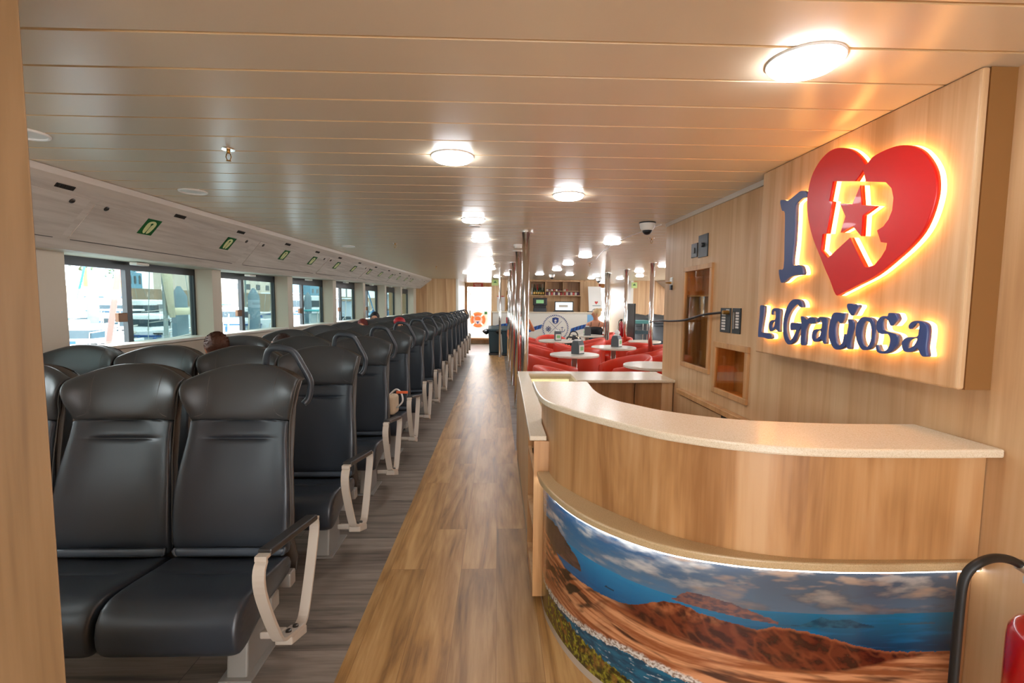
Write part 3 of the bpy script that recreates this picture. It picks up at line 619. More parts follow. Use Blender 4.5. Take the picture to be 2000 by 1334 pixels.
def mural(s, z):
    rt = sm(.75, 1.6, s)
    hor = .477+.003*sin(s*3)
    sh = pl(SHORE, s)+.004*fb(s*40, 0, 3)
    if z > hor:
        t = (z-hor)/.15
        c = mix(mix(hx('3F7397'), hx('536577'), rt), mix(hx('32557F'), hx('3F464F'), rt), t)
        q = fb(s*5+3, z*20, 5, 6)+.3*fb(s*16, z*50, 9, 4)
        c = mix(c, mix(hx('5E7890'), hx('4A4F57'), rt), (q+.2)*1.8)
        c = mix(c, mix(hx('C4C2C0'), hx('8E857E'), rt), (q-.10)*2.6*min(1, t+.15)); c = mix(c, hx('937C6C'), (fb(s*7+20, z*30, 8)-.12)*2.2*min(1, t+.1)*(.3+rt))
        c = mix(c, hx('E8E6E2'), max(0, 1-abs(s-1.04)/.30)*sm(.45, 1.0, t)*max(0, .55+1.5*q))
    else:
        t = (hor-z)/.11
        c = mix(mix(hx('1F7FB4'), hx('1B6384'), rt), mix(hx('084A7C'), hx('0D3552'), rt), t)
        c = mix(c, hx('146C9E'), max(0, fb(s*6, z*60, 2))*.7)
    if ISL[0][0] < s < ISL[-1][0] and pl([(1.18, .462), (1.503, .432)], s) < z < pl(ISL, s)+.003*fb(s*60, 0): c = mix(hx('7C5348'), hx('4C4048'), .5+fb(s*40, z*90)*1.2)
    if ISL2[0][0] < s < ISL2[-1][0] and .428 < z < pl(ISL2, s): c = mix(hx('173E54'), hx('22566C'), .4+fb(s*30, z*60))
    if 1.88 < s < 2.0 and .438 < z < .444+.004*fb(s*40, 1): c = hx('34505F')
    if s < .81 and pl([(.3, .36), (.5, .375), (.637, .388), (.81, .405)], s) < z < pl(CLF, s)+.006*fb(s*30, 1):
        c = mix(hx('52403A'), hx('26282E'), .5+fb(s*14+z*20, z*50)*1.4); c = mix(c, hx('7A5A48'), max(0, .47-z)*3)
    if 0.93 < s < .97 and .408 < z < .412+.004*fb(s*90, 0): c = hx('123044')
    if z < sh:
        hb = pl(HB, s)+.006*fb(s*12, 2, 2)
        st = fb((s+z*1.3)*3, (z-s*.02)*60+s*4, 4, 5)
        c = mix(hx('8E5230'), hx('CF9166'), .5+st*1.5); c = mix(c, hx('4A2C20'), (fb(s*4, z*34+s*5, 12, 4)-.12)*(3.2-1.6*sm(.9, 1.3, s)))
        k = sm(hb-.012, hb+.004, z)*sm(.90, 1.06, s)
        if k > 0:
            q = fb(s*20+z*16, z*30-s*4, 6, 6); h_ = mix(hx('602A1A'), hx('3A1A14'), .45+q*1.9)
            rdg = 1-abs(fb(s*13+z*10, z*9, 66, 3))*5; h_ = mix(h_, hx('85452A'), max(0, rdg)*.45)
            h_ = mix(h_, hx('B06A42'), max(0, .25+fb(s*30, z*30, 15, 4))*sm(.385, .44, z)*(1-sm(1.3, 1.42, s)))
            h_ = mix(h_, hx('A5633F'), (1-sm(0, .012, sh-z))*.7*sm(1.35, 1.5, s))
            c = mix(c, h_, k)
        c = mix(c, hx('7A3C24'), (1-sm(.4, .95, s))*.35)
        c = mix(c, hx('2A1E1A'), (fb(s*9, z*20-s*9, 21, 3)-.05)*2.5*sm(.22, .26, z)*(1-sm(.8, 1.0, s)))
        su = pl(SURF, s)+.008*fb(s*30, 0, 7)
        if z < su+.016: c = mix(c, mix(hx('D3CDC6'), hx('857062'), .35+fb(s*90, z*140, 3)*2.2), 1-sm(su+.004, su+.016, z))
        if z <= su-.014: c = mix(hx('0B3F58'), hx('165F7C'), .4+fb(s*18, z*60, 6)*1.3); c = mix(c, hx('B8CCD2'), (fb(s*30, z*110, 16)-.46)*3)
        bu = pl(BUSH, s)+.014*fb(s*40, 3, 1)
        if z < bu:
            q = fb(s*60, z*60, 11, 5); c = mix(hx('453C14'), hx('8F8A2C'), .35+q*1.7); c = mix(c, hx('242210'), (fb(s*34, z*34, 31)+.02)*2); c = mix(c, hx('80592A'), (fb(s*25, z*25, 41)-.10)*2.2)
    return c
NS, NZ = 900, 250
mb_v = []; mcol = []
for j in range(NZ+1):
    z = .035+(.6265-.035)*j/NZ
    for i in range(NS+1):
        s = .02+(ML-.05-.02)*i/NS; x, y = mpt(s); mb_v.append((x-.8, y-2.0, z)); mcol.append((s, z))
me = bpy.data.meshes.new('landscape_print'); W_ = NS+1
me.from_pydata(mb_v, [], [(j*W_+i, j*W_+i+1, (j+1)*W_+i+1, (j+1)*W_+i) for j in range(NZ) for i in range(NS)])
ca = me.color_attributes.new('picture', 'FLOAT_COLOR', 'POINT'); buf = []
for s, z in mcol:
    c = mural(s, z); buf += [max(0, c[0]), max(0, c[1]), max(0, c[2]), 1]
ca.data.foreach_set('color', buf); me.shade_smooth()
pm = mat('landscape_print', 'FFFFFF', .18, coat=.3); at_ = pm.node_tree.nodes.new('ShaderNodeAttribute'); at_.attribute_name = 'picture'
pm.node_tree.links.new(at_.outputs['Color'], pm.node_tree.nodes['Principled BSDF'].inputs['Base Color']); me.materials.append(pm)
mo = bpy.data.objects.new('landscape_print', me); COL.objects.link(mo); mo.parent = desk
mo['label'] = 'glossy photo print of a rocky coast with brown hills and blue sea'
# display counter (L shape) beyond the desk
dc = thing('display_counter', 'lower L-shaped oak counter with a stone top and lit glass case', 'counter', (.6, 3.6, 0))
b = prism(NB(), [(.152, 2.2), (.232, 2.2), (.232, 2.45), (.262, 2.75), (.275, 3.845), (.275, 4.2), (.645, 4.2), (.645, 3.845), (.70, 3.845), (1.46, 3.86), (1.458, 4.17), (1.456, 4.345), (.185, 4.345)], .797, .82)
obj('counter_top', b, 'stone', dc, bevel=.004)
obj('case_glass', B(.27, .65, 2.95, 4.205, .80, .806), 'caseglass', dc)
b = B(.27, .65, 4.2, 4.21, .56, .80); box(b, .27, .65, 2.95, 2.96, .56, .8); box(b, .27, .65, 2.95, 4.21, .55, .56); box(b, .268, .272, 2.95, 4.21, .56, .8); box(b, .648, .652, 2.95, 4.21, .56, .8); obj('case_box', b, 'offwhite', dc)
obj('case_lamp', B(.29, .63, 4.185, 4.199, .70, .77), 'ledcase', dc)
b = B(.178, .2, 2.62, 4.33, .12, .797); obj('side_panel', b, 'wall', dc)
for k, (y0, y1, z0, z1) in enumerate([(2.24, 2.66, .655, .775), (2.16, 2.62, .34, .63)]):
    pass
b = B(.172, .30, 2.19, 2.205, .04, .797); box(b, .172, .30, 2.60, 2.615, .04, .797); box(b, .172, .30, 2.2, 2.6, .64, .655); box(b, .172, .30, 2.2, 2.6, .36, .375); box(b, .172, .30, 2.2, 2.6, .04, .10); box(b, .295, .305, 2.2, 2.6, .04, .797)
obj('open_shelves', b, 'trim', dc)
obj('kick_board', B(.185, .2, 2.62, 4.33, 0, .12), 'plinth', dc)
obj('end_panel', B(.2, 1.45, 4.31, 4.33, .02, .797), 'wall', dc)
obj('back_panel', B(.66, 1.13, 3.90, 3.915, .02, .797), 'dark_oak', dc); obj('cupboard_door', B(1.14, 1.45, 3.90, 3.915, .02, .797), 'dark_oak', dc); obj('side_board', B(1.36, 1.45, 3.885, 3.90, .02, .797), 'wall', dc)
b = NB()
for yy in (2.55, 3.1): box(b, .1775, .1782, yy, yy+.006, .12, .79)
# ================================================================ lit sign
sb_ = thing('sign_board', 'thick oak board carrying the lit heart and lettering on the right wall', 'sign board', (1.45, 2.0, 1.65))
obj('board', B(1.40, 1.424, 1.405, 2.56, 1.187, 2.134), 'panel', sb_, bevel=.008, seg=3); obj('board_edge', B(1.424, 1.508, 1.405, 2.56, 1.187, 2.134), 'edge', sb_)
PX = 1.40
SIGN = {
 'heart': [(1.787,1.962),(1.808,1.986),(1.836,2.015),(1.871,2.042),(1.914,2.063),(1.958,2.074),(2.002,2.071),(2.048,2.051),(2.086,2.016),(2.107,1.976),(2.118,1.924),(2.117,1.875),(2.103,1.817),(2.079,1.759),(2.05,1.706),(2.012,1.649),(1.976,1.593),(1.941,1.544),(1.902,1.484),(1.87,1.49),(1.792,1.518),(1.703,1.551),(1.624,1.599),(1.567,1.639),(1.527,1.679),(1.504,1.723),(1.49,1.775),(1.488,1.817),(1.498,1.862),(1.522,1.905),(1.555,1.943),(1.595,1.97),(1.637,1.984),(1.679,1.988),(1.724,1.986),(1.758,1.979)],
 'rhole': [(1.96,1.945),(1.975,1.87),(1.956,1.862),(1.979,1.737),(2.004,1.74),(2.01,1.673),(1.964,1.635),(1.844,1.703),(1.76,1.584),(1.744,1.582),(1.712,1.588),(1.685,1.613),(1.666,1.638),(1.662,1.66),(1.69,1.667),(1.711,1.711),(1.684,1.721),(1.663,1.742),(1.65,1.77),(1.648,1.812),(1.659,1.847),(1.686,1.874),(1.78,1.9),(1.798,1.949),(1.833,1.913)],
 'star': [(1.807,1.892),(1.794,1.817),(1.728,1.8),(1.786,1.777),(1.786,1.701),(1.833,1.746),(1.897,1.73),(1.875,1.79),(1.912,1.847),(1.842,1.83)],
 'I': [(2.324,1.945),(2.269,1.931),(2.208,1.944),(2.167,1.954),(2.13,1.94),(2.124,1.919),(2.159,1.919),(2.186,1.911),(2.203,1.897),(2.201,1.834),(2.202,1.725),(2.208,1.63),(2.156,1.623),(2.132,1.61),(2.123,1.578),(2.161,1.578),(2.217,1.572),(2.256,1.553),(2.286,1.552),(2.307,1.611),(2.269,1.617),(2.273,1.752),(2.282,1.877),(2.307,1.894)],
 'L': [(2.457,1.436),(2.434,1.437),(2.425,1.432),(2.426,1.393),(2.436,1.344),(2.441,1.305),(2.428,1.299),(2.376,1.301),(2.355,1.296),(2.347,1.289),(2.346,1.275),(2.373,1.27),(2.414,1.275),(2.457,1.274),(2.464,1.285),(2.462,1.333),(2.458,1.392)],
 'a1': [(2.353,1.397),(2.349,1.416),(2.33,1.425),(2.3,1.424),(2.283,1.415),(2.283,1.38),(2.283,1.336),(2.282,1.312),(2.295,1.316),(2.31,1.325),(2.333,1.316),(2.356,1.31),(2.37,1.332),(2.367,1.352),(2.35,1.365),(2.316,1.371),(2.316,1.408),(2.329,1.413),(2.34,1.408),(2.341,1.393)],
 'a1h': [(2.319,1.363),(2.343,1.351),(2.348,1.333),(2.338,1.325),(2.32,1.339)],
 'G': [(2.114,1.432),(2.132,1.434),(2.146,1.445),(2.167,1.438),(2.196,1.417),(2.216,1.391),(2.227,1.358),(2.226,1.325),(2.212,1.293),(2.193,1.278),(2.178,1.282),(2.159,1.306),(2.147,1.328),(2.172,1.326),(2.188,1.327),(2.189,1.359),(2.153,1.359),(2.118,1.358),(2.117,1.34),(2.128,1.328),(2.141,1.302),(2.157,1.276),(2.182,1.261),(2.205,1.259),(2.23,1.277),(2.245,1.309),(2.249,1.352),(2.241,1.398),(2.221,1.438),(2.192,1.463),(2.163,1.469),(2.137,1.465),(2.121,1.452)],
 'r': [(2.118,1.389),(2.102,1.39),(2.076,1.377),(2.06,1.388),(2.037,1.39),(2.022,1.383),(2.017,1.371),(2.025,1.364),(2.041,1.36),(2.061,1.362),(2.075,1.349),(2.084,1.324),(2.086,1.269),(2.108,1.267),(2.111,1.311),(2.111,1.356)],
 'a2': [(2.006,1.373),(2.004,1.384),(1.992,1.392),(1.967,1.392),(1.948,1.384),(1.948,1.353),(1.951,1.311),(1.95,1.282),(1.962,1.287),(1.974,1.301),(1.992,1.289),(2.015,1.285),(2.032,1.295),(2.035,1.314),(2.029,1.332),(2.01,1.339),(1.978,1.343),(1.975,1.364),(1.981,1.378),(1.992,1.38),(1.998,1.369)],
 'a2h': [(1.981,1.335),(2.006,1.33),(2.015,1.313),(2.009,1.296),(1.983,1.313)],
 'c': [(1.903,1.412),(1.875,1.412),(1.86,1.408),(1.848,1.411),(1.852,1.385),(1.865,1.369),(1.877,1.378),(1.891,1.374),(1.896,1.343),(1.89,1.311),(1.878,1.288),(1.863,1.283),(1.848,1.297),(1.842,1.327),(1.833,1.325),(1.83,1.29),(1.849,1.273),(1.879,1.264),(1.903,1.274),(1.923,1.301),(1.931,1.333),(1.926,1.374),(1.917,1.401)],
 'idot': [(1.836,1.437),(1.833,1.448),(1.81,1.448),(1.804,1.443),(1.787,1.445),(1.781,1.437),(1.791,1.423),(1.807,1.402),(1.827,1.42)],
 'i': [(1.827,1.387),(1.81,1.387),(1.798,1.376),(1.796,1.351),(1.802,1.33),(1.808,1.298),(1.809,1.275),(1.82,1.274),(1.827,1.29),(1.828,1.328),(1.822,1.366)],
 'o': [(1.756,1.397),(1.733,1.399),(1.714,1.395),(1.701,1.383),(1.693,1.357),(1.691,1.327),(1.696,1.302),(1.707,1.287),(1.722,1.279),(1.743,1.277),(1.763,1.292),(1.778,1.319),(1.783,1.352),(1.776,1.378)],
 'oh': [(1.737,1.384),(1.748,1.37),(1.753,1.345),(1.752,1.321),(1.742,1.3),(1.728,1.289),(1.716,1.293),(1.705,1.321),(1.706,1.356),(1.716,1.379),(1.726,1.384)],
 'S': [(1.634,1.416),(1.611,1.416),(1.602,1.407),(1.598,1.395),(1.608,1.382),(1.621,1.372),(1.634,1.39),(1.646,1.397),(1.656,1.395),(1.659,1.377),(1.655,1.359),(1.642,1.352),(1.619,1.349),(1.598,1.343),(1.588,1.329),(1.591,1.309),(1.607,1.291),(1.629,1.277),(1.654,1.272),(1.674,1.278),(1.68,1.293),(1.676,1.302),(1.668,1.289),(1.657,1.28),(1.634,1.286),(1.622,1.304),(1.62,1.327),(1.632,1.343),(1.658,1.341),(1.678,1.35),(1.685,1.372),(1.677,1.394),(1.659,1.405),(1.638,1.405)],
 'a3': [(1.549,1.372),(1.544,1.384),(1.53,1.392),(1.51,1.393),(1.49,1.385),(1.482,1.37),(1.481,1.341),(1.483,1.31),(1.477,1.283),(1.491,1.281),(1.502,1.294),(1.511,1.307),(1.526,1.295),(1.546,1.288),(1.563,1.293),(1.571,1.312),(1.566,1.327),(1.55,1.338),(1.514,1.342),(1.509,1.363),(1.509,1.384),(1.521,1.385),(1.532,1.372),(1.542,1.365)],
 'a3h': [(1.513,1.337),(1.537,1.331),(1.548,1.318),(1.546,1.3),(1.523,1.313)],
}
def sgn(name, keys, m, parent, x0=1.36, x1=1.378, lit=True, smooth_=True, rnd=2):
    loops = []
    for k in keys:
        P = SIGN[k]; loops.append([(v.x, v.y) for v in crom([(a, b, 0) for a, b in P], 3, True)] if smooth_ and k not in ('star', 'rhole') else P)
    mid = (x0+x1)/2
    fo = flatshape(name, loops, x1-x0, m, parent, lambda u, v, w: (mid+w, u, v))
    if lit:
        mid2 = (x1+1.397)/2; fl_ = flatshape('light_layer', loops, 1.397-x1, 'signlight', fo, lambda u, v, w: (mid2+w, u, v)); 
    return fo
hs = thing('heart_sign', 'large backlit red heart with a star and letter cut-out on the oak sign board', 'sign', (1.38, 1.85, 1.75))
sgn('heart', ['heart', 'rhole'], 'red', hs); sgn('star', ['star'], 'red', hs)
def letter(name, keys, lab, extra=()):
    c = SIGN[keys[0]]; t = thing(name, lab, 'sign letter', (1.38, c[0][0], c[0][1]), 'backlit blue letters')
    sgn('letter_face', keys, 'blue', t)
    for k in extra: sgn('dot', [k], 'blue', t)
letter('sign_letter', ['I'], 'tall backlit blue letter I left of the red heart')
letter('sign_letter', ['L'], 'backlit blue capital L, first letter of the lower line')
letter('sign_letter', ['a1', 'a1h'], 'small backlit blue letter a right after the capital L')
letter('sign_letter', ['G'], 'tall backlit blue capital G under the heart tip')
letter('sign_letter', ['r'], 'backlit blue letter r right of the capital G')
letter('sign_letter', ['a2', 'a2h'], 'backlit blue letter a between the r and the c')
letter('sign_letter', ['c'], 'backlit blue letter c in the middle of the lower line')
letter('sign_letter', ['i'], 'backlit blue letter i with a heart-shaped dot', ('idot',))
letter('sign_letter', ['o', 'oh'], 'backlit blue ring-shaped letter o left of the S')
letter('sign_letter', ['S'], 'backlit blue curly letter S')
letter('sign_letter', ['a3', 'a3h'], 'largest backlit blue letter a, last of the lower line')
# ================================================================ wall fittings near the niches
def wplate(y0, y1, z0, z1, d0=0, d1=.008): return B(cx(y0)-d1, cx(y0)-d0+.004, y0, y1, z0, z1)
t = thing('switch_plate', 'small dark switch plate high on the oak wall', 'switch', (1.46, 3.57, 1.85)); obj('plate', wplate(3.525, 3.63, 1.79, 1.893), 'dark', t, bevel=.002)
obj('toggles', wplate(3.56, 3.59, 1.82, 1.86, 0, .014), 'bolt', t)
t = thing('control_panel', 'larger dark control plate with a knob beside the small switch plate', 'control panel', (1.46, 3.43, 1.87)); obj('plate', wplate(3.357, 3.512, 1.78, 1.94), 'dark', t, bevel=.002)
kn = lathe(NB(), [(.014, -.014), (.016, 0)], (cx(3.4)-.008, 3.43, 1.865), 20, ax='X'); obj('knob', kn, 'black', t)
t = thing('fuse_panel', 'dark labelled fuse panel with a cable plugged in at its top', 'electrical panel', (1.46, 3.06, 1.34), 'labelled wall panels'); obj('plate', wplate(2.995, 3.13, 1.262, 1.42), 'dark', t, bevel=.002)
b = NB()
for k in range(6): box(b, cx(3.0)-.0095, cx(3.0)-.007, 3.055, 3.105, 1.278+.0185*k, 1.290+.0185*k)
box(b, cx(3.0)-.0095, cx(3.0)-.007, 3.01, 3.05, 1.402, 1.411)
obj('labels', b, 'label', t); obj('socket', lathe(NB(), [(.012, -.04), (.014, 0)], (cx(3)-.006, 3.02, 1.392), 16, ax='X'), 'brass', t)
t = thing('fuse_panel', 'dark labelled fuse panel right of the plugged one, without a cable', 'electrical panel', (1.46, 2.92, 1.34), 'labelled wall panels'); obj('plate', wplate(2.873, 2.975, 1.262, 1.42), 'dark', t, bevel=.002)
b = NB()
for k in range(6): box(b, cx(2.9)-.0095, cx(2.9)-.007, 2.887, 2.925, 1.296+.0175*k, 1.308+.0175*k)
obj('labels', b, 'label', t); obj('rod', B(cx(2.9)-.016, cx(2.9)-.008, 2.935, 2.945, 1.29, 1.395), 'alu', t)
setp(obj('power_cable', tube(NB(), crom([(cx(3)-.03, 3.03, 1.392), (1.435, 3.12, 1.385), (1.42, 3.3, 1.368), (1.405, 3.55, 1.325), (1.40, 3.85, 1.305), (1.42, 4.2, 1.295), (1.62, 5.0, 1.255), (2.05, 6.4, 1.19), (2.40, 7.5, 1.158), (2.565, 8.0, 1.16)], 8), .008, 10), 'rubber', smooth=True), 'black cable drooping from the fuse panel out to a chrome pole in the cafe', 'cable')
t = thing('key_lock', 'small brass wall lock with a key near the oak wall corner', 'lock', (1.45, 4.02, 1.62))
obj('plate', wplate(3.985, 4.04, 1.60, 1.665), 'alu', t, bevel=.002); obj('key', lathe(NB(), [(.003, -.045), (.006, -.03), (.008, -.012), (.012, 0)], (cx(4)-.006, 4.02, 1.62), 14, ax='X'), 'brass', t); obj('hasp', wplate(3.99, 4.02, 1.562, 1.60, 0, .016), 'black', t)
# ================================================================ fire extinguisher at the right edge
t = thing('fire_extinguisher', 'red fire extinguisher with a black hose on the wall at the right edge', 'fire extinguisher', (1.428, 1.135, 0))
ex, ey = 1.428, 1.135
obj('cylinder', lathe(NB(), [(.062, .10), (.072, .112), (.076, .13), (.076, .565), (.073, .59), (.060, .615), (.036, .632), (.02, .64), (.018, .665)], (ex, ey, 0), 48), 'extred', t, smooth=True)
obj('valve', box(lathe(NB(), [(.02, .66), (.024, .69), (.015, .71)], (ex, ey, 0), 20), ex-.012, ex+.012, ey-.03, ey+.06, .70, .72), 'alu', t)
hz = crom([(ex-.015, ey, .715), (1.36, 1.12, .765), (1.328, 1.12, .787), (1.293, 1.12, .806), (1.241, 1.11, .818), (1.192, 1.1, .813), (1.163, 1.1, .789), (1.151, 1.1, .75), (1.149, 1.1, .678), (1.149, 1.1, .598), (1.149, 1.1, .497), (1.152, 1.1, .40), (1.156, 1.1, .31)], 5)
obj('hose', tube(NB(), hz, .0105, 12), 'rubber', t, smooth=True)
obj('hose_collar', tube(NB(), [hz[4], hz[7], hz[12]], .014, 12), 'alu', t, smooth=True)
obj('nozzle', tube(NB(), [hz[-1], hz[-1]+Vector((-.004, 0, -.07)), hz[-1]+Vector((-.006, 0, -.14))], [.013, .016, .024], 14), 'rubber', t, smooth=True)
lb = NB(); 
prev = None
for k in range(13):
    a = radians(195+k*8); r = .0766
    q = [lb.verts.new((ex+r*cos(a), ey+r*sin(a), z)) for z in (.28, .47)]
    if prev: lb.faces.new((prev[0], q[0], q[1], prev[1]))
    prev = q
obj('instruction_label', lb, 'labelred', t, smooth=True)
obj('wall_bracket', B(ex+.05, cx(ey), ey-.03, ey+.03, .30, .36), 'black', t)

# ================================================================ cafe area
def table(x, y, r, lab, z=.745):
    t = thing('cafe_table', lab, 'table', (x, y, 0), 'round cafe tables')
    obj('table_top', lathe(NB(), [(r-.008, z-.032), (r, z-.026), (r, z-.006), (r-.006, z)], (x, y, 0), 48), 'tabletop', t)
    obj('column', lathe(NB(), [(.04, .03), (.04, z-.032)], (x, y, 0), 24), 'chrome', t, smooth=True)
    obj('table_base', lathe(NB(), [(.23, 0), (.23, .012), (.06, .03), (.045, .04)], (x, y, 0), 32), 'chrome', t)
table(1.063, 6.58, .34, 'round pale cafe table with a napkin holder, nearest the chrome pole row')
table(1.88, 7.71, .36, 'round pale cafe table with a napkin holder and tissues, in the middle of the cafe')
table(1.80, 5.44, .345, 'round pale empty cafe table cut off by the oak wall corner')
table(1.11, 9.04, .34, 'round pale cafe table with the holder showing its white label')
table(1.98, 10.55, .36, 'round pale cafe table in front of the seated woman')
table(2.78, 8.98, .30, 'round pale cafe table farthest right, beside the black board')
# tub chairs open toward +X
def tub_proto():
    t = thing('tub_chair', 'x', 'chair', (0, 0, 0), 'red leather tub chairs'); N = 22
    b = NB(); rings = []
    for i in range(N+1):
        a = radians(38)+(2*pi-radians(76))*i/N; k = (1+cos(a))/2           # k=1 at the arms front, 0 at the back
        h = .615+.165*(1-k)**1.1; ca, sa = cos(a), sin(a)
        ex_ = (.36, .335)
        def P(f, z): return (ca*ex_[0]*f, sa*ex_[1]*f, z)
        rings.append([b.verts.new(p) for p in (P(.86, .10), P(.98, .12), P(1.0, .35), P(1.03, h-.05), P(1.01, h-.01), P(.93, h), P(.84, h-.02), P(.80, h-.07), P(.76, .40), P(.76, .12))])
    m = 10
    for a, c in zip(rings, rings[1:]):
        for k in range(m): b.faces.new((a[k], a[(k+1) % m], c[(k+1) % m], c[k]))
    b.faces.new(rings[0][::-1]); b.faces.new(rings[-1])
    obj('tub_back', b, 'tub', t, smooth=True, sub=1, bevel=0)
    obj('seat_cushion', prism(NB(), [(v.x, v.y) for v in crom([(-.24, -.2, 0), (0, -.26, 0), (.27, -.235, 0), (.33, -.12, 0), (.33, .12, 0), (.27, .235, 0), (0, .26, 0), (-.24, .2, 0), (-.29, 0, 0)], 4, True)], .12, .43), 'tubin', t, bevel=.03, seg=3)
    for sx, sy in ((.22, .2), (.22, -.2), (-.2, .18), (-.2, -.18)): obj('leg', lathe(NB(), [(.018, 0), (.02, .13)], (sx, sy, 0), 10), 'black', t)
    return t
CH = [(.74, 6.25, 8, 'red tub chair left of the table nearest the chrome poles'),
 (.74, 8.20, 0, 'red tub chair against the chrome poles, one place behind the nearest left chair'),
 (.76, 9.85, -10, 'red tub chair at the chrome poles on the left of the white-label table'),
 (1.66, 6.22, 190, 'red tub chair with long sloping arms between the two nearest tables'),
 (2.42, 6.75, 100, 'red tub chair with its back to the camera beside the oak wall corner'),
 (1.30, 7.55, 100, 'red tub chair behind the nearest table, seen from its back'),
 (1.32, 8.15, 0, 'red tub chair left of the middle cafe table'),
 (2.45, 7.85, 180, 'red tub chair right of the middle cafe table'),
 (2.50, 8.55, 75, 'red tub chair in front of the farthest right table, boxy back to the camera'),
 (2.35, 9.55, 200, 'red tub chair behind the tissues on the middle table'),
 (1.12, 9.95, -90, 'red tub chair just behind the white-label table, facing the camera'),
 (1.75, 9.35, 180, 'red tub chair right of the white-label table'),
 (.74, 5.10, 0, 'red tub chair just behind the display counter by the first chrome pole'),
 (2.42, 11.25, 180, 'red tub chair the woman in the black top sits in')]
index(); tp = tub_proto(); index()
for i, (x, y, a, l) in enumerate(CH):
    o = tp if i == 0 else copy_tree(tp); o.location = (x, y, 0); o.rotation_euler = (0, 0, radians(a)); o['label'] = l
def holder(x, y, rz, lab, z=.745, s=1):
    t = thing('napkin_holder', lab, 'napkin holder', (x, y, z), 'napkin holders on the tables', rz)
    prof = [(-.055, 0), (.055, 0), (.052, .10), (.035, .145), (-.035, .145), (-.052, .10)]
    b = NB(); A_ = [b.verts.new((u*s, -.05*s, v*s)) for u, v in prof]; C_ = [b.verts.new((u*s, .05*s, v*s)) for u, v in prof]
    for k in range(6): b.faces.new((A_[k], A_[(k+1) % 6], C_[(k+1) % 6], C_[k]))
    b.faces.new(A_[::-1]); b.faces.new(C_)
    obj('holder_body', b, 'holder', t, world=False, bevel=.006)
    b = B(.046*s, .0565*s, -.042*s, .042*s, .012*s, .10*s); obj('napkins', b, 'label', t, world=False)
    b = B(.0566*s, .0575*s, -.025*s, .03*s, .04*s, .085*s); obj('label_leaf', b, 'holdgreen', t, world=False)
    b = B(-.03*s, .03*s, -.03*s, .03*s, .145*s, .16*s); obj('paper_top', b, 'tissue', t, world=False, bevel=.005)
holder(1.11, 6.60, radians(-48), 'dark napkin holder on the round table nearest the chrome poles', s=1.25)
holder(1.93, 7.72, radians(-42), 'dark napkin holder with tissues on the middle cafe table', s=1.25)
holder(1.13, 9.0, radians(-88), 'dark napkin holder turned label-first on the white-label table', s=1.2)
holder(1.97, 10.5, radians(180), 'dark napkin holder on the table in front of the woman, back turned', s=1.3)
tb = NB(); lathe(tb, [(.03, 0), (.045, .02), (.035, .05), (.01, .075)], (1.95, 7.76, .945), 9)
setp(obj('crumpled_tissue', tb, 'tissue', smooth=True), 'crumpled white tissue on top of the middle napkin holder', 'tissue')
setp(obj('notice_board', B(2.83, 2.86, 9.9, 10.5, 0, 1.45), 'black', bevel=.004), 'upright black board standing edge-on beside a chrome pole', 'board')
# teal side counter beyond
t = thing('service_trolley', 'teal topped steel trolley beyond the cafe tables', 'trolley', (3.43, 11.6, 0))
obj('trolley_top', B(3.25, 3.62, 11.4, 11.8, .97, 1.05), 'tealseat', t, bevel=.01)
b = NB()
for x in (3.28, 3.59):
    for y in (11.43, 11.77): tube(b, [(x, y, 0), (x, y, .97)], .012)
tube(b, [(3.28, 11.43, .5), (3.59, 11.43, .5)], .012); tube(b, [(3.28, 11.77, .5), (3.59, 11.77, .5)], .012)
obj('trolley_frame', b, 'alu', t); obj('trolley_shelf', B(3.26, 3.61, 11.41, 11.79, .72, .80), 'bin', t)

# ---------------- bar
bar = thing('bar_counter', 'long white bar counter with a blue rope pattern and round nautical emblem', 'bar counter', (1.4, 13.9, 0))
obj('bar_front', B(-.15, 2.87, 13.9, 13.95, 0, 1.16), 'offwhite', bar); obj('bar_top', B(-.18, 2.9, 13.86, 14.25, 1.16, 1.195), 'stone', bar, bevel=.004)
obj('bar_end', B(2.82, 2.87, 13.95, 14.27, 0, 1.16), 'offwhite', bar); obj('left_end', B(-.15, -.10, 13.95, 14.27, 0, 1.16), 'offwhite', bar)
obj('poster_panel', B(2.60, 2.86, 13.893, 13.9, .45, 1.12), 'ropel', bar)
rp = NB(); rl = NB()
def ropez(x): return .66+.14*abs(sin((x+.32)*2.6))
x = -.10; k = 0
while x < 2.8:
    if not (1.25 < x < 2.09):
        z = ropez(x); z2 = ropez(x+.05)
        f = (rp if k % 2 else rl); f.faces.new([f.verts.new((a, 13.888-.002*(k % 2), c)) for a, c in ((x, z-.065), (x+.055, z2-.065), (x+.085, z2+.055), (x+.03, z+.055))])
    x += .05; k += 1
obj('rope_pattern', rp, 'navy', bar); obj('rope_highlight', rl, 'ropeb', bar)
em = NB(); ecx, ecz = 1.67, .73
def q2(bm, pts, y=13.885): bm.faces.new([bm.verts.new((ecx+a, y, ecz+c)) for a, c in pts])
for k in range(44):
    a = 2*pi*k/44; r0, r1 = .345, .385; a2 = a+.085
    q2(em, [(r0*cos(a), r0*sin(a)), (r0*cos(a+.07), r0*sin(a+.07)), (r1*cos(a2+.07), r1*sin(a2+.07)), (r1*cos(a2), r1*sin(a2))])
def barq(x0, z0, x1, z1, w):
    d = Vector((x1-x0, z1-z0)).normalized(); n = Vector((-d.y, d.x))*w/2; q2(em, [(x0+n.x, z0+n.y), (x1+n.x, z1+n.y), (x1-n.x, z1-n.y), (x0-n.x, z0-n.y)])
barq(-.17, -.16, .19, .20, .009); barq(.17, -.16, -.19, .20, .009)
wcx, wcz, wr = -.2, -.03, .065
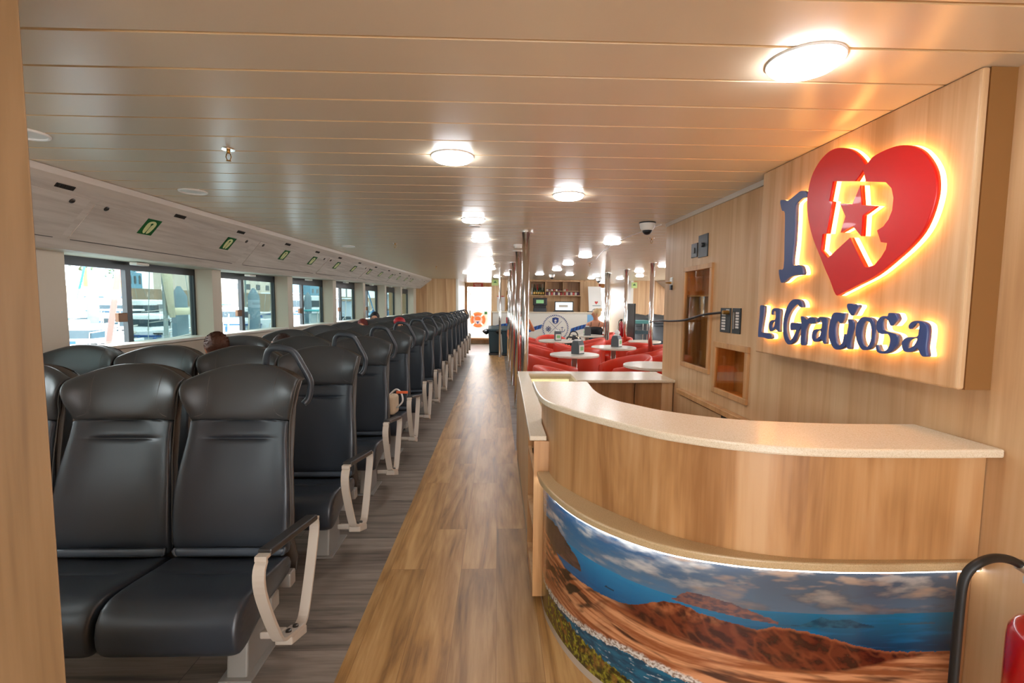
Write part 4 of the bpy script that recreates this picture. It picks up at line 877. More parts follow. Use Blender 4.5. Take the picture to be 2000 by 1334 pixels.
for k in range(16):
    a, c = 2*pi*k/16, 2*pi*(k+1)/16
    q2(em, [(wcx+wr*cos(a), wcz+wr*sin(a)), (wcx+wr*cos(c), wcz+wr*sin(c)), (wcx+wr*.82*cos(c), wcz+wr*.82*sin(c)), (wcx+wr*.82*cos(a), wcz+wr*.82*sin(a))])
for k in range(8):
    a = pi/4*k; barq(wcx, wcz, wcx+wr*1.45*cos(a), wcz+wr*1.45*sin(a), .011)
ax_, az_ = .2, -.03
barq(ax_, az_-.09, ax_, az_+.07, .012); barq(ax_-.04, az_+.045, ax_+.04, az_+.045, .011)
for k in range(8):
    a, c = pi+pi*k/8, pi+pi*(k+1)/8
    q2(em, [(ax_+.085*cos(a), az_-.01+.085*sin(a)), (ax_+.085*cos(c), az_-.01+.085*sin(c)), (ax_+.068*cos(c), az_-.01+.068*sin(c)), (ax_+.068*cos(a), az_-.01+.068*sin(a))])
obj('emblem', em, 'navy', bar, fixn=False)
sh_ = NB(); q2(sh_, [(-.09, .29), (0, .31), (.09, .29), (.09, .19), (.06, .14), (0, .11), (-.06, .14), (-.09, .19)], 13.884); obj('emblem_shield', sh_, 'navy', bar, fixn=False)
st_ = NB(); q2(st_, [((.055 if k % 2 == 0 else .022)*sin(k*pi/5), .215+(.055 if k % 2 == 0 else .022)*cos(k*pi/5)) for k in range(10)], 13.883); q2(st_, [(-.03, .14), (.03, .14), (.012, .175), (-.012, .175)], 13.883); obj('emblem_star', st_, 'label', bar, fixn=False)
es_ = NB(); q2(es_, [(-1.43, .08), (-1.39, .08), (-1.39, .30), (-1.43, .30)], 13.89); obj('extinguisher_sticker', es_, 'extred', bar, fixn=False)
# shelves behind the bar
sh = thing('back_bar_shelf', 'open oak shelf recess high on the wall behind the bar', 'shelf', (1.7, 14.5, 1.68))
b = B(.95, 2.46, 14.30, 14.59, 1.665, 1.685); box(b, .95, 2.46, 14.30, 14.59, 2.085, 2.10); box(b, .95, .965, 14.3, 14.59, 1.685, 2.085); box(b, 2.445, 2.46, 14.3, 14.59, 1.685, 2.085)
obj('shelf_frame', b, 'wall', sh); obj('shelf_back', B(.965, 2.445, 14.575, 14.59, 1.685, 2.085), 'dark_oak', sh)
for x in (1.41, 1.94): obj('divider', B(x-.008, x+.008, 14.3, 14.575, 1.685, 2.085), 'wall', sh)
obj('mid_shelf', B(1.418, 2.445, 14.3, 14.5, 1.80, 1.812), 'wall', sh)
setp(obj('trim_8', B(.30, 3.0, 14.3, 14.6, 2.10, CZ), 'back'), kind='structure'); 
setp(obj('trim_9', B(2.46, 3.0, 14.3, 14.6, 1.195, 2.10), 'wall'), kind='structure')
bots = []
def bottle(x, y, z, h, r, m, lm, lab):
    t = thing('bottle', lab, 'bottle', (x, y, z), 'bottles on the bar shelf')
    obj('glass_body', lathe(NB(), [(r, 0), (r, h*.55), (r*.4, h*.72), (r*.36, h*.96), (r*.4, h)], (x, y, z), 14), m, t, smooth=True)
    obj('label', lathe(NB(), [(r*1.03, h*.12), (r*1.03, h*.42)], (x, y, z), 14), lm, t)
NM = ['leftmost', 'second', 'third', 'fourth', 'fifth', 'sixth']
for k in range(6): bottle(1.0+.07*k, 14.36, 1.685, .22, .028, 'bottleg' if k else 'bottlec', 'gold' if k else 'label', '%s bottle of the front row on the bar shelf' % NM[k]+('' if k == 0 else ' from the left'))
for k in range(5): bottle(1.02+.08*k, 14.47, 1.685, .33, .03, ['bottlec', 'bottleg', 'extred', 'bottleg', 'bottlec'][k], ['label', 'gold', 'label', 'label', 'gold'][k], '%s tall bottle of the back row on the bar shelf' % NM[k]+('' if k == 0 else ' from the left'))
k = 0
for x0, x1, z in ((1.43, 1.92, 1.685), (1.43, 1.92, 1.812), (1.96, 2.42, 1.685), (1.96, 2.42, 1.812)):
    n = 7 if z < 1.8 else (6 if x0 < 1.9 else 2)
    for i in range(n):
        x = x0+(x1-x0)*(i+.5)/7; hh = .09 if z < 1.8 else .05
        setp(obj('snack_pack', B(x-.028, x+.028, 14.33, 14.42, z, z+hh), ['purple', 'packw', 'signred', 'packw'][(i+(z > 1.8)*2+k) % 4], bevel=.006), 'small snack pack, %s from the left on the %s %s bar shelf' % (ordw(i+1), 'upper' if z > 1.8 else 'lower', 'middle' if x0 < 1.9 else 'right'), 'snack pack', 'snack packs on the bar shelf')
    k += 1
t = thing('drinks_dispenser', 'black drinks machine with a lit display on the bar', 'drinks machine', (1.22, 14.1, 1.195))
obj('cabinet', B(1.03, 1.43, 13.98, 14.22, 1.38, 1.60), 'black', t, bevel=.015); obj('display', B(1.11, 1.33, 13.972, 13.98, 1.44, 1.54), 'screeng', t)
obj('machine_base', B(1.04, 1.42, 14.0, 14.2, 1.195, 1.30), 'grey', t, bevel=.01); obj('spouts', box(B(1.05, 1.41, 14.04, 14.2, 1.30, 1.38), 1.2, 1.26, 13.99, 14.03, 1.34, 1.38), 'black', t)
t = thing('laptop', 'black laptop with a bright screen standing on the bar', 'laptop', (1.93, 14.0, 1.195))
obj('lid', B(1.66, 2.21, 14.05, 14.07, 1.22, 1.50), 'black', t, bevel=.004); obj('screen', B(1.685, 2.185, 14.046, 14.05, 1.245, 1.475), 'screen', t)
obj('keyboard_base', B(1.62, 2.21, 13.9, 14.06, 1.197, 1.22), 'black', t, bevel=.004); obj('screen_icons', B(1.78, 2.05, 14.044, 14.046, 1.33, 1.40), 'packw', t)
t = thing('roll_up_banner', 'white standing banner with a small red heart print at the right end of the bar', 'banner', (2.85, 14.0, 1.195))
bb = NB(); V = [bb.verts.new(p) for p in ((2.66, 13.98, 1.22), (3.06, 13.98, 1.22), (3.00, 13.99, 1.94), (2.62, 13.99, 1.94), (2.66, 13.99, 1.22), (3.06, 13.99, 1.22), (3.00, 14.0, 1.94), (2.62, 14.0, 1.94))]
for f in ((0, 1, 2, 3), (4, 7, 6, 5), (0, 4, 5, 1), (1, 5, 6, 2), (2, 6, 7, 3), (3, 7, 4, 0)): bb.faces.new([V[i] for i in f])
obj('banner_sheet', bb, 'white', t); obj('banner_foot', B(2.62, 3.0, 13.93, 14.05, 1.195, 1.22), 'black', t)
hb_ = NB(); hb_.faces.new([hb_.verts.new((2.87+.05*x, 13.978, 1.47+.05*z)) for x, z in ((0, -1), (.6, -.3), (1, .3), (.8, .8), (.35, .85), (0, .5), (-.35, .85), (-.8, .8), (-1, .3), (-.6, -.3))])
obj('printed_heart', hb_, 'signred', t); obj('printed_text', box(B(2.76, 3.0, 13.977, 13.979, 1.37, 1.395), 2.80, 2.98, 13.976, 13.978, 1.285, 1.30), 'mast', t)
# signs near the doors
def exitsign(x, y, z, w, h, m, lab, glyph):
    t = thing('exit_sign', lab, 'sign', (x, y, z)); obj('sign_plate', B(x-w/2, x+w/2, y-.012, y, z-h/2, z+h/2), m, t)
    b = NB()
    for q in glyph: box(b, x+q[0]*w, x+q[1]*w, y-.014, y-.012, z+q[2]*h, z+q[3]*h)
    obj('sign_symbol', b, 'green' if m == 'lime' else 'label', t)
MAN = [(-.18, .18, .05, .16), (-.25, .25, -.05, .05), (-.04, .1, .18, .3)]
TXT = [(-.36, -.28, 0, .3), (-.22, -.14, 0, .3), (-.08, 0, 0, .3), (.06, .14, 0, .3), (.2, .28, 0, .3), (-.3, .3, -.3, -.12)]
exitsign(-.09, 14.27, 2.04, .19, .17, 'lime', 'lime green exit sign right of the left far door', MAN)
exitsign(4.06, 14.285, 2.0, .17, .17, 'lime', 'lime green exit sign on the oak wall at the far right', MAN)
exitsign(-.70, 16.98, 2.06, .34, .14, 'signred', 'red sign with white lettering over the left far door', TXT)
exitsign(3.45, 16.98, 2.05, .30, .16, 'signred', 'red sign with white lettering over the right far door', TXT)
t = thing('notice_sheet', 'pale notice sheets with red clips on the far wall by the lone pole', 'notice', (.1, 14.27, 1.4))
obj('sheet', B(-.03, .20, 14.272, 14.279, 1.2, 1.62), 'label', t); obj('clip', B(-.02, .17, 14.265, 14.272, 1.62, 1.65), 'signred', t)
obj_ = thing('brass_handle_panel', 'upright brass pull handle on the far oak wall', 'handle', (.28, 14.2, 1.5)); obj('grip', tube(NB(), [(.26, 14.26, 1.25), (.26, 14.20, 1.28), (.26, 14.20, 1.76), (.26, 14.26, 1.79)], .02), 'brass', obj_, smooth=True)
# far extinguisher
t = thing('fire_extinguisher', 'small red fire extinguisher by the right far door wall', 'fire extinguisher', (3.6, 13.9, 0)); obj('cylinder', lathe(NB(), [(.06, .38), (.065, .4), (.065, .86), (.03, .92), (.015, .95)], (3.6, 13.9, 0), 20), 'extred', t, smooth=True); obj('valve', B(3.57, 3.63, 13.88, 13.92, .95, 1.0), 'black', t); obj('hose', tube(NB(), crom([(3.6, 13.88, .97), (3.53, 13.86, .95), (3.51, 13.86, .8), (3.52, 13.86, .6)]), .01), 'rubber', t, smooth=True); obj('stand', B(3.52, 3.68, 13.82, 13.98, 0, .38), 'white', t)
# bins
def bin_(x, y, lab):
    t = thing('pedal_bin', lab, 'bin', (x, y, 0), 'dark teal bins by the bar')
    b = NB(); V = [b.verts.new(p) for p in ((x-.13, y-.2, .06), (x+.13, y-.2, .06), (x+.13, y+.2, .06), (x-.13, y+.2, .06), (x-.165, y-.24, .66), (x+.165, y-.24, .66), (x+.165, y+.24, .66), (x-.165, y+.24, .66))]
    for f in ((0, 3, 2, 1), (4, 5, 6, 7), (0, 1, 5, 4), (1, 2, 6, 5), (2, 3, 7, 6), (3, 0, 4, 7)): b.faces.new([V[i] for i in f])
    obj('bin_body', b, 'bin', t, bevel=.02)
    b = prism(NB(), [(x-.175, y-.26), (x+.175, y-.26), (x+.175, y+.26), (x-.175, y+.26)], .66, .72)
    for v in b.verts:
        if v.co.z > .7 and v.co.y > y: v.co.z += .08
    obj('lid', b, 'bin', t, bevel=.02); obj('wheel_base', B(x-.15, x+.15, y-.26, y+.2, 0, .06), 'bag', t, bevel=.015)
    b = NB(); lathe(b, [(.02, 0), (.1, .06), (.12, .10), (.02, .16)], (x-.22, y-.1, .56), 9); obj('bin_liner', b, 'bag', t, smooth=False)
bin_(-.10, 13.5, 'left dark teal pedal bin standing against the bar end'); bin_(.27, 13.3, 'right dark teal pedal bin beside the chrome poles')
# life ring on the bulwark seen through the left far door
t = thing('life_ring', 'orange and white life ring hanging outside the left far door', 'life ring', (-.78, 18.5, .78))
n = 48; b = NB(); rg = []
for k in range(n):
    a = 2*pi*k/n; c = Vector((-.78+.235*cos(a), 18.53, .79+.235*sin(a)))
    rg.append([b.verts.new(c+Vector((cos(a)*.062*cos(q), -.05*sin(q), sin(a)*.062*cos(q)))) for q in [2*pi*j/10 for j in range(10)]])
for k in range(n):
    a, c = rg[k], rg[(k+1) % n]; w4 = (k % 12) in (5, 6)
    for j in range(10): b.faces.new((a[j], a[(j+1) % 10], c[(j+1) % 10], c[j])).material_index = 1 if w4 else 0
obj('ring', b, ['orange', 'white'], t, smooth=True)
b = NB(); b.faces.new([b.verts.new((-.78+x*.1, 18.55, .83+z*.08)) for x, z in ((-1, -.8), (1, -.8), (1.1, .4), (.4, 1.0), (-.4, 1.0), (-1.1, .4))]); obj('print', b, 'orange', t)
b = NB(); b.faces.new([b.verts.new((-.78+x*.1, 18.55, .68+z*.05)) for x, z in ((-.7, .8), (.7, .8), (.3, 0), (.25, -.8), (-.25, -.8), (-.3, 0))]); obj('anchor_print', b, 'navy', t)
setp(obj('sticker', B(-.52, -.42, 18.585, 18.6, 1.0, 1.1), 'green'), 'small green safety sticker beside the life ring', 'sticker')

# ================================================================ people
def person(name_lab, loc, rz, hair, top, legs, pose=None, lean=0, s=1.0, grp=None, bun=False, longhair=False, skin='skin', arms=None, tank=False, cap=None, hrot=0):
    t = thing('person', name_lab, 'person', loc, grp, rz)
    me = bpy.data.meshes.new('body'); V = []; E = []; Rr = []
    def add(p, r, par=None):
        V.append((p[0]*s, (p[1]-lean*max(0, p[2]-.45))*s, p[2]*s)); Rr.append((r[0]*s, r[1]*s) if isinstance(r, tuple) else (r*s, r*s))
        if par is not None: E.append((par, len(V)-1))
        return len(V)-1
    pel = add((0, .02, .50), (.15, .11)); wa = add((0, .04, .65), (.125, .095), pel); ch = add((0, .04, .84), (.15, .105), wa); st = add((0, .035, .95), (.11, .085), ch)
    nk = add((0, .02, 1.03), .052, st); hd0 = add((0, 0, 1.10), (.062, .075), nk); hd1 = add((0, -.005, 1.17), (.072, .09), hd0); hd2 = add((0, .0, 1.235), (.068, .082), hd1); nose = add((.11*sin(hrot), -.11*cos(hrot), 1.155), .012, hd1)
    for sx in (-1, 1):
        hp = add((sx*.09, -.02, .49), .085, pel); kn = add((sx*.12, -.45, .50), .062, hp); ank = add((sx*.12, -.50, .09), .036, kn); toe = add((sx*.12, -.64, .035), .032, ank)
        sh = add((sx*.185, .03, .93), .052, st); A = (arms or {}).get(sx) or ((sx*.23, -.02, .68), (sx*.17, -.22, .58), (sx*.15, -.30, .57))
        el = add(A[0], .040, sh); wr = add(A[1], .027, el); pm_ = add(A[2], (.035, .018), wr)
        d = (Vector(A[2])-Vector(A[1])).normalized(); side = Vector((0, 0, 1)).cross(d); side = side.normalized() if side.length > .1 else Vector((1, 0, 0))
        for k in range(4):
            b0 = Vector(A[2])+d*.035+side*(.012*(k-1.5)*1.3); f1 = add(b0, .0085, pm_); f2 = add(b0+d*(.035-.004*abs(k-1))+Vector((0, 0, -.012)), .0075, f1); add(b0+d*(.055-.006*abs(k-1))+Vector((0, 0, -.032)), .0065, f2)
        th = add(Vector(A[1])*.4+Vector(A[2])*.6+side*sx*-.035, .0095, pm_); add(Vector(A[2])+side*sx*-.045+d*.03, .008, th)
    me.from_pydata(V, E, [])
    o = bpy.data.objects.new('body', me); COL.objects.link(o); o.parent = t; me.materials.append(M[skin])
    sk = o.modifiers.new('skin', 'SKIN'); sk.use_smooth_shade = True
    for i, r in enumerate(Rr): me.skin_vertices[0].data[i].radius = r
    me.skin_vertices[0].data[0].use_root = True; sb = o.modifiers.new('sub', 'SUBSURF'); sb.levels = 1; sb.render_levels = 2
    hl = lean*.72
    def ell(bm, c, r, n=14, m_=9, z0=-1.0, cut=None):
        cr_, sr_ = cos(hrot), sin(hrot); c = Vector((c[0]*cr_-c[1]*sr_, c[0]*sr_+c[1]*cr_-lean*(c[2]-.45), c[2]))*s
        rings = []
        for j in range(m_+1):
            ph = -pi/2+pi*j/m_
            rings.append([bm.verts.new(c+Vector((r[0]*cos(ph)*cos(2*pi*k/n)*cr_-r[1]*cos(ph)*sin(2*pi*k/n)*sr_, r[0]*cos(ph)*cos(2*pi*k/n)*sr_+r[1]*cos(ph)*sin(2*pi*k/n)*cr_, r[2]*sin(ph)))*s) for k in range(n)])
        for a, b_ in zip(rings, rings[1:]):
            for k in range(n): bm.faces.new((a[k], a[(k+1) % n], b_[(k+1) % n], b_[k]))
        bmesh.ops.remove_doubles(bm, verts=bm.verts, dist=1e-5); return bm
    for sx in (-1, 1):
        obj('eye', ell(NB(), (sx*.032, -.084, 1.175), (.012, .008, .007), 8, 6), 'eye', t, world=False, smooth=True)
        obj('ear', ell(NB(), (sx*.079, .005, 1.16), (.01, .02, .032), 8, 6), skin, t, world=False, smooth=True)
    obj('mouth', ell(NB(), (0, -.088, 1.115), (.022, .008, .007), 8, 6), 'lip', t, world=False, smooth=True)
    hb2 = ell(NB(), (0, .024, 1.19), (.086, .096, .102), 36, 24)
    for v in hb2.verts:                                          # keep the face free
        v.co += Vector((mnoise.noise(v.co*60), mnoise.noise(v.co*60+Vector((5, 0, 0))), 0))*.007
    for k in range(700):
        a_, e_ = R.uniform(0, 2*pi), R.uniform(-.55, 1.5); q = Vector((cos(a_)*cos(e_), sin(a_)*cos(e_), sin(e_)))
        loc_ = Vector((0, .024, 1.19)); cr2, sr2 = cos(hrot), sin(hrot)
        def tf_(v): v = loc_+v; return Vector((v.x*cr2-v.y*sr2, v.x*sr2+v.y*cr2-lean*(1.19-.45), v.z))*s
        p0 = Vector((q.x*.086, q.y*.096, q.z*.102)); d_ = (Vector((.3*q.x, .8, .35))+q*.6).normalized()*R.uniform(.008, .015); w_2 = q.cross(d_).normalized()*.004
        hb2.faces.new([hb2.verts.new(tf_(v)) for v in (p0-w_2, p0+w_2, p0+d_-q*.001)])
    if longhair: ell(hb2, (0, .07, 1.12), (.085, .05, .13), 14, 8)
    ho = obj('hair', hb2, hair, t, world=False, smooth=True)
    if bun: obj('hair_bun', ell(NB(), (0, .105, 1.26), (.045, .045, .042), 12, 8), hair, t, world=False, smooth=True)
    if bun:
        hbnd = NB(); tube(hbnd, [Vector((.087*cos(a), .0-lean*.78, 1.235+.04*sin(a)))*s for a in [pi*k/12 for k in range(13)]], .006*s, 6); obj('headband', hbnd, 'black', t, world=False)
    if cap: obj('cap', ell(NB(), (0, .01, 1.235), (.095, .11, .075), 16, 10), cap, t, world=False, smooth=True)
    # clothing: skinned shell a little larger than the body
    def shell_(nm, pts, m_, ed):
        me2 = bpy.data.meshes.new(nm); me2.from_pydata([(p[0]*s, (p[1]-lean*max(0, p[2]-.45))*s, p[2]*s) for p, r in pts], ed, []); me2.materials.append(M[m_]); oo = bpy.data.objects.new(nm, me2); COL.objects.link(oo); oo.parent = t; oo.modifiers.new('skin', 'SKIN').use_smooth_shade = True
        for i, (p, r) in enumerate(pts): me2.skin_vertices[0].data[i].radius = (r[0]*s, r[1]*s)
        me2.skin_vertices[0].data[0].use_root = True; q = oo.modifiers.new('sub', 'SUBSURF'); q.levels = 1; q.render_levels = 2
    if tank:
        shell_('tank_top', [((0, .02, .50), (.175, .135)), ((0, .03, .64), (.160, .128)), ((0, .01, .78), (.190, .155)), ((0, .01, .895), (.172, .142))], top, [(0, 1), (1, 2), (2, 3)])
        for sx in (-1, 1):
            sb_2 = NB(); tube(sb_2, [Vector((sx*.09, -.10-lean*.42, .89))*s, Vector((sx*.095, -.06-lean*.48, .965))*s, Vector((sx*.095, .02-lean*.53, .99))*s, Vector((sx*.09, .10-lean*.45, .90))*s], .007*s, 6); obj('strap', sb_2, top, t, world=False)
    else:
        P = [((0, .02, .50), (.162, .122)), ((0, .04, .66), (.14, .11)), ((0, .04, .84), (.162, .118)), ((0, .035, .95), (.122, .098)), ((0, .03, .985), (.075, .07))]; ed = [(0, 1), (1, 2), (2, 3), (3, 4)]
        for sx in (-1, 1):
            A = (arms or {}).get(sx) or ((sx*.23, -.02, .68),); P.append(((sx*.185, .03, .93), (.063, .063))); P.append((tuple(Vector((sx*.185, .03, .93))*.45+Vector(A[0])*.55), (.055, .055))); n_ = len(P); ed += [(3, n_-2), (n_-2, n_-1)]
        shell_('shirt', P, top, ed)
    P = [((0, .02, .49), (.165, .125))]; ed = []
    for sx in (-1, 1): P += [((sx*.09, -.04, .49), (.098, .095)), ((sx*.115, -.32, .50), (.080, .080))]; n_ = len(P); ed += [(0, n_-2), (n_-2, n_-1)]
    shell_('shorts', P, legs, ed)
    return t
person('blonde woman in a black camisole top and blue shorts sitting at a cafe table', (2.30, 11.22, .0), radians(-22), 'hairbl', 'tank', 'shorts', bun=True, tank=True, hrot=radians(-62), s=1.03)
person('person behind the chrome poles resting one raised hand against the head', (.47, 11.2, .0), radians(5), 'hairb', 'shirt', 'shirtb', skin='skin2', arms={1: ((.36, -.12, .80), (.23, -.14, 1.06), (.17, -.12, 1.13)), -1: None})
person('brown-haired man leaning forward in the third row, only his head showing', (-2.10, 3.92, .0), radians(-18), 'hairm', 'shirtb', 'shirtb', lean=.30, skin='skin2', hrot=radians(-105), s=.93)
person('passenger with long brown hair in the fourth row', (-2.00, 4.60, -.05), radians(-22), 'hairb', 'shirt', 'shirtb', lean=.12, longhair=True, s=.92, hrot=radians(-60))
person('passenger wearing a red cap in the seventh row', (-1.50, 7.35, .0), radians(10), 'hairk', 'shirt', 'shirtb', cap='capred', s=.93)
person('passenger with reddish hair in the seventh row', (-2.06, 7.35, .0), 0, 'hairr', 'shirt', 'shirtb', s=.915)
person('dark-haired passenger at the window in the ninth row', (-2.33, 9.15, .0), radians(8), 'hairk', 'shirtb', 'shirtb', s=.97, arms={1: ((.22, -.03, .68), (.13, -.24, .58), (.10, -.31, .57)), -1: ((-.21, -.03, .68), (-.12, -.24, .58), (-.09, -.31, .57))})
# bag on an aisle seat in the fourth row
t = thing('tote_bag', 'beige tote bag with an orange ribbon on an aisle seat in the fourth row', 'bag', (-1.0, 4.3, .445))
b = prism(NB(), [(-1.18, 4.22), (-.91, 4.22), (-.90, 4.38), (-1.19, 4.38)], .435, .61); obj('bag_body', b, 'canvas', t, bevel=.03, seg=3)
obj('strap', tube(NB(), crom([(-.90, 4.25, .50), (-.845, 4.24, .56), (-.86, 4.26, .63), (-.91, 4.28, .66), (-.98, 4.3, .60)]), .008), 'label', t, smooth=True); obj('ribbon', B(-.90, -.80, 4.24, 4.26, .63, .65), 'ribbon', t)
# patterned bag and jacket on the cafe bench
t = thing('handbag', 'black and cream patterned bag behind the white-label table', 'bag', (1.55, 9.75, .43)); b = NB(); lathe(b, [(.12, .43), (.2, .5), (.19, .68), (.13, .78), (.05, .80)], (1.55, 9.75, 0), 16)
pmt = mat('leaf_print', '1B1A1A', .6); nt = pmt.node_tree; vo = nt.nodes.new('ShaderNodeTexVoronoi'); vo.inputs['Scale'].default_value = 16; tc = nt.nodes.new('ShaderNodeTexCoord'); rr = ramp(nt, [(.0, 'E8DCC0'), (.36, 'E8DCC0'), (.42, '1B1A1A'), (1, '1B1A1A')]); rr.color_ramp.interpolation = 'CONSTANT'
nt.links.new(tc.outputs['Object'], vo.inputs['Vector']); nt.links.new(vo.outputs['Distance'], rr.inputs[0]); nt.links.new(rr.outputs[0], nt.nodes['Principled BSDF'].inputs['Base Color'])
obj('bag_body', b, pmt, t, smooth=True); obj('handle', tube(NB(), crom([(1.45, 9.75, .76), (1.5, 9.75, .86), (1.6, 9.75, .86), (1.65, 9.75, .76)]), .012), 'black', t, smooth=True)
bs = thing('side_stool', 'low red upholstered stool carrying the patterned bag', 'stool', (1.55, 9.75, 0)); obj('stool_seat', lathe(NB(), [(.2, .14), (.22, .16), (.22, .40), (.19, .43)], (1.55, 9.75, 0), 24), 'tub', bs, smooth=False); obj('stool_base', lathe(NB(), [(.17, 0), (.17, .14)], (1.55, 9.75, 0), 20), 'black', bs)

# ================================================================ harbour outside the windows
WZ = -1.6
setp(obj('harbour_water', B(-150, -3.6, -40, 160, WZ-.1, WZ), 'water'), 'blue-green harbour water outside the left windows', 'water', kind='stuff')
setp(obj('ground_quay', B(-150, -46, -40, 200, WZ-.1, 2.7), 'quay'), kind='structure')
setp(obj('quay_wall', B(-46, -45.2, -40, 200, WZ, 2.9), 'quay'), 'brown stone harbour wall behind the moored boats', 'wall')
for i, (x, y, w, d, h, m) in enumerate([(-70, 34, 12, 16, 4, 'wallw'), (-60, 77, 6, 4, 5.5, 'bldg'), (-64, 112, 16, 18, 5, 'wallw'), (-60, 150, 10, 14, 6, 'bldg'), (-78, 190, 24, 30, 9, 'wallw')]):
    t = thing('harbour_building', '%s building on the quay, %s from the left through the windows' % ('blue' if m == 'bldg' else 'pale', ordw(i+1)), 'building', (x, y, 2.7), 'buildings on the quay')
    obj('building_wall', B(x-w/2, x+w/2, y-d/2, y+d/2, 2.7, 2.7+h), m, t); obj('roof', B(x-w/2-.3, x+w/2+.3, y-d/2-.3, y+d/2+.3, 2.7+h, 3.0+h), 'mast', t)
    for k in range(4): obj('window', B(x+w/2, x+w/2+.06, y-d/2+d*(k+.3)/4, y-d/2+d*(k+.7)/4, 4.0, 5.2), 'boatglass', t)
def tree(x, y, s, lab):
    t = thing('quay_tree', lab, 'tree', (x, y, 2.7), 'trees on the quay'); obj('trunk', lathe(NB(), [(.16*s, 2.7), (.1*s, 2.7+2.2*s)], (x, y, 0), 8), 'timber', t)
    b = NB()
    for k in range(260):
        c = Vector((x+R.gauss(0, .6*s), y+R.gauss(0, .6*s), 2.7+2.6*s+R.gauss(0, .5*s))); r = .16*s
        V = [b.verts.new(c+Vector((R.uniform(-1, 1), R.uniform(-1, 1), R.uniform(-1, 1)))*r) for _ in range(4)]
        b.faces.new(V[:3]); b.faces.new((V[0], V[2], V[3])); b.faces.new((V[0], V[1], V[3]))
    obj('foliage', b, 'leaf', t, fixn=False)
tree(-50, 60, 1.5, 'dark leafy tree on the quay, left in the nearest window'); tree(-50, 65.5, 1.1, 'small tree on the quay right of the leafy tree'); tree(-50, 84, 1.2, 'low tree on the quay right of the blue hut')
def hullmesh(L, W, H, x, y, rz):
    b = NB(); secs = []; mt = Matrix.Translation((x, y, WZ)) @ Matrix.Rotation(rz, 4, 'Z')
    for k in range(11):
        u = k/10; hw = W/2*(1-.12*(1-u)**2)*min(1, (1-u)*2.4+.02)**.6; sh = H*(1+.28*u*u)
        secs.append([b.verts.new(mt @ Vector(p)) for p in ((-L/2+L*u, -hw, sh), (-L/2+L*u*.95, -hw*.82, .25), (-L/2+L*u*.9, 0, -.15), (-L/2+L*u*.95, hw*.82, .25), (-L/2+L*u, hw, sh), (-L/2+L*u, hw*.5, sh+.06), (-L/2+L*u, -hw*.5, sh+.06))])
    for a, c in zip(secs, secs[1:]):
        for k in range(7): b.faces.new((a[k], a[(k+1) % 7], c[(k+1) % 7], c[k]))
    b.faces.new(secs[0][::-1]); b.faces.new(secs[-1]); return b, mt
def tbox(b, mt, *a):
    n0 = len(b.verts); box(b, *a); b.verts.ensure_lookup_table()
    for v in list(b.verts)[n0:]: v.co = mt @ v.co
    return b
def motorboat(x, y, rz, L, lab, hull='boatwhite', cover=None, cabin=True):
    W, H = L*.32, L*.14+.35; t = thing('motor_boat', lab, 'boat', (x, y, WZ), 'moored boats', 0)
    b, mt = hullmesh(L, W, H, x, y, rz); obj('hull', b, hull, t, smooth=False)
    if cabin: obj('cabin', tbox(NB(), mt, -L*.2, L*.16, -W*.32, W*.32, H, H+L*.13+.3), 'boatwhite', t, bevel=.12, seg=3)
    if cabin: obj('cabin_windows', tbox(tbox(NB(), mt, -L*.17, L*.165, -W*.325, W*.325, H+L*.04+.15, H+L*.09+.25), mt, -L*.3, -L*.28, -W*.3, W*.3, H, H+.3), 'boatglass', t)
    obj('gunwale_stripe', tbox(NB(), mt, -L*.5, L*.28, -W*.505, W*.505, H-.16, H-.06), 'boatnavy', t)
    if cover and not cabin: obj('canopy', tbox(NB(), mt, -L*.3, L*.1, -W*.35, W*.35, H-.05, H+.1), cover, t, bevel=.03)
    elif cover: obj('canopy', tbox(NB(), mt, -L*.42, -L*.1, -W*.3, W*.3, H+L*.13+.45, H+L*.13+.55), cover, t, bevel=.03); 
    b = NB(); 
    for sx in (-1, 1): tube(b, [mt @ Vector(p) for p in ((-L*.4, sx*W*.28, H), (-L*.38, sx*W*.28, H+L*.13+.45))], .03, 6); tube(b, [mt @ Vector(p) for p in ((L*.15, sx*W*.36, H+.1), (L*.16, sx*W*.36, H+.6), (L*.42, sx*W*.14, H+.85), (L*.46, 0, H+.9))], .025, 6)
    obj('rails', b, 'alu', t)
    g_ = NB(); q_ = NB()
    for k in range(16):
        u, v_ = R.uniform(-.46, .34)*L, R.uniform(-.42, .42)*W; e, f_ = R.uniform(.05, .2), R.uniform(.05, .3)
        tbox(g_ if k % 3 else q_, mt, u-e, u+e, v_-e*.7, v_+e*.7, H, H+f_)
    obj('deck_gear', g_, 'black', t); obj('covers', q_, 'boatnavy', t)
    e = NB(); tbox(e, mt, -L*.55, -L*.5, -.2, .2, .2, H+.35); obj('outboard_engine', e, 'black', t, bevel=.05)
    f2 = NB()
    for k in range(5): lathe(f2, [(.05, H*.3), (.1, H*.4), (.1, H*.8), (.04, H*.9)], (0, 0, 0), 8); 
    f2.verts.ensure_lookup_table(); n_ = len(f2.verts)//5
    for k in range(5):
        for v in f2.verts[k*n_:(k+1)*n_]: v.co = mt @ (v.co+Vector((-L*.4+L*.17*k, -W*.53, 0)))
    obj('fenders', f2, 'boatnavy', t)
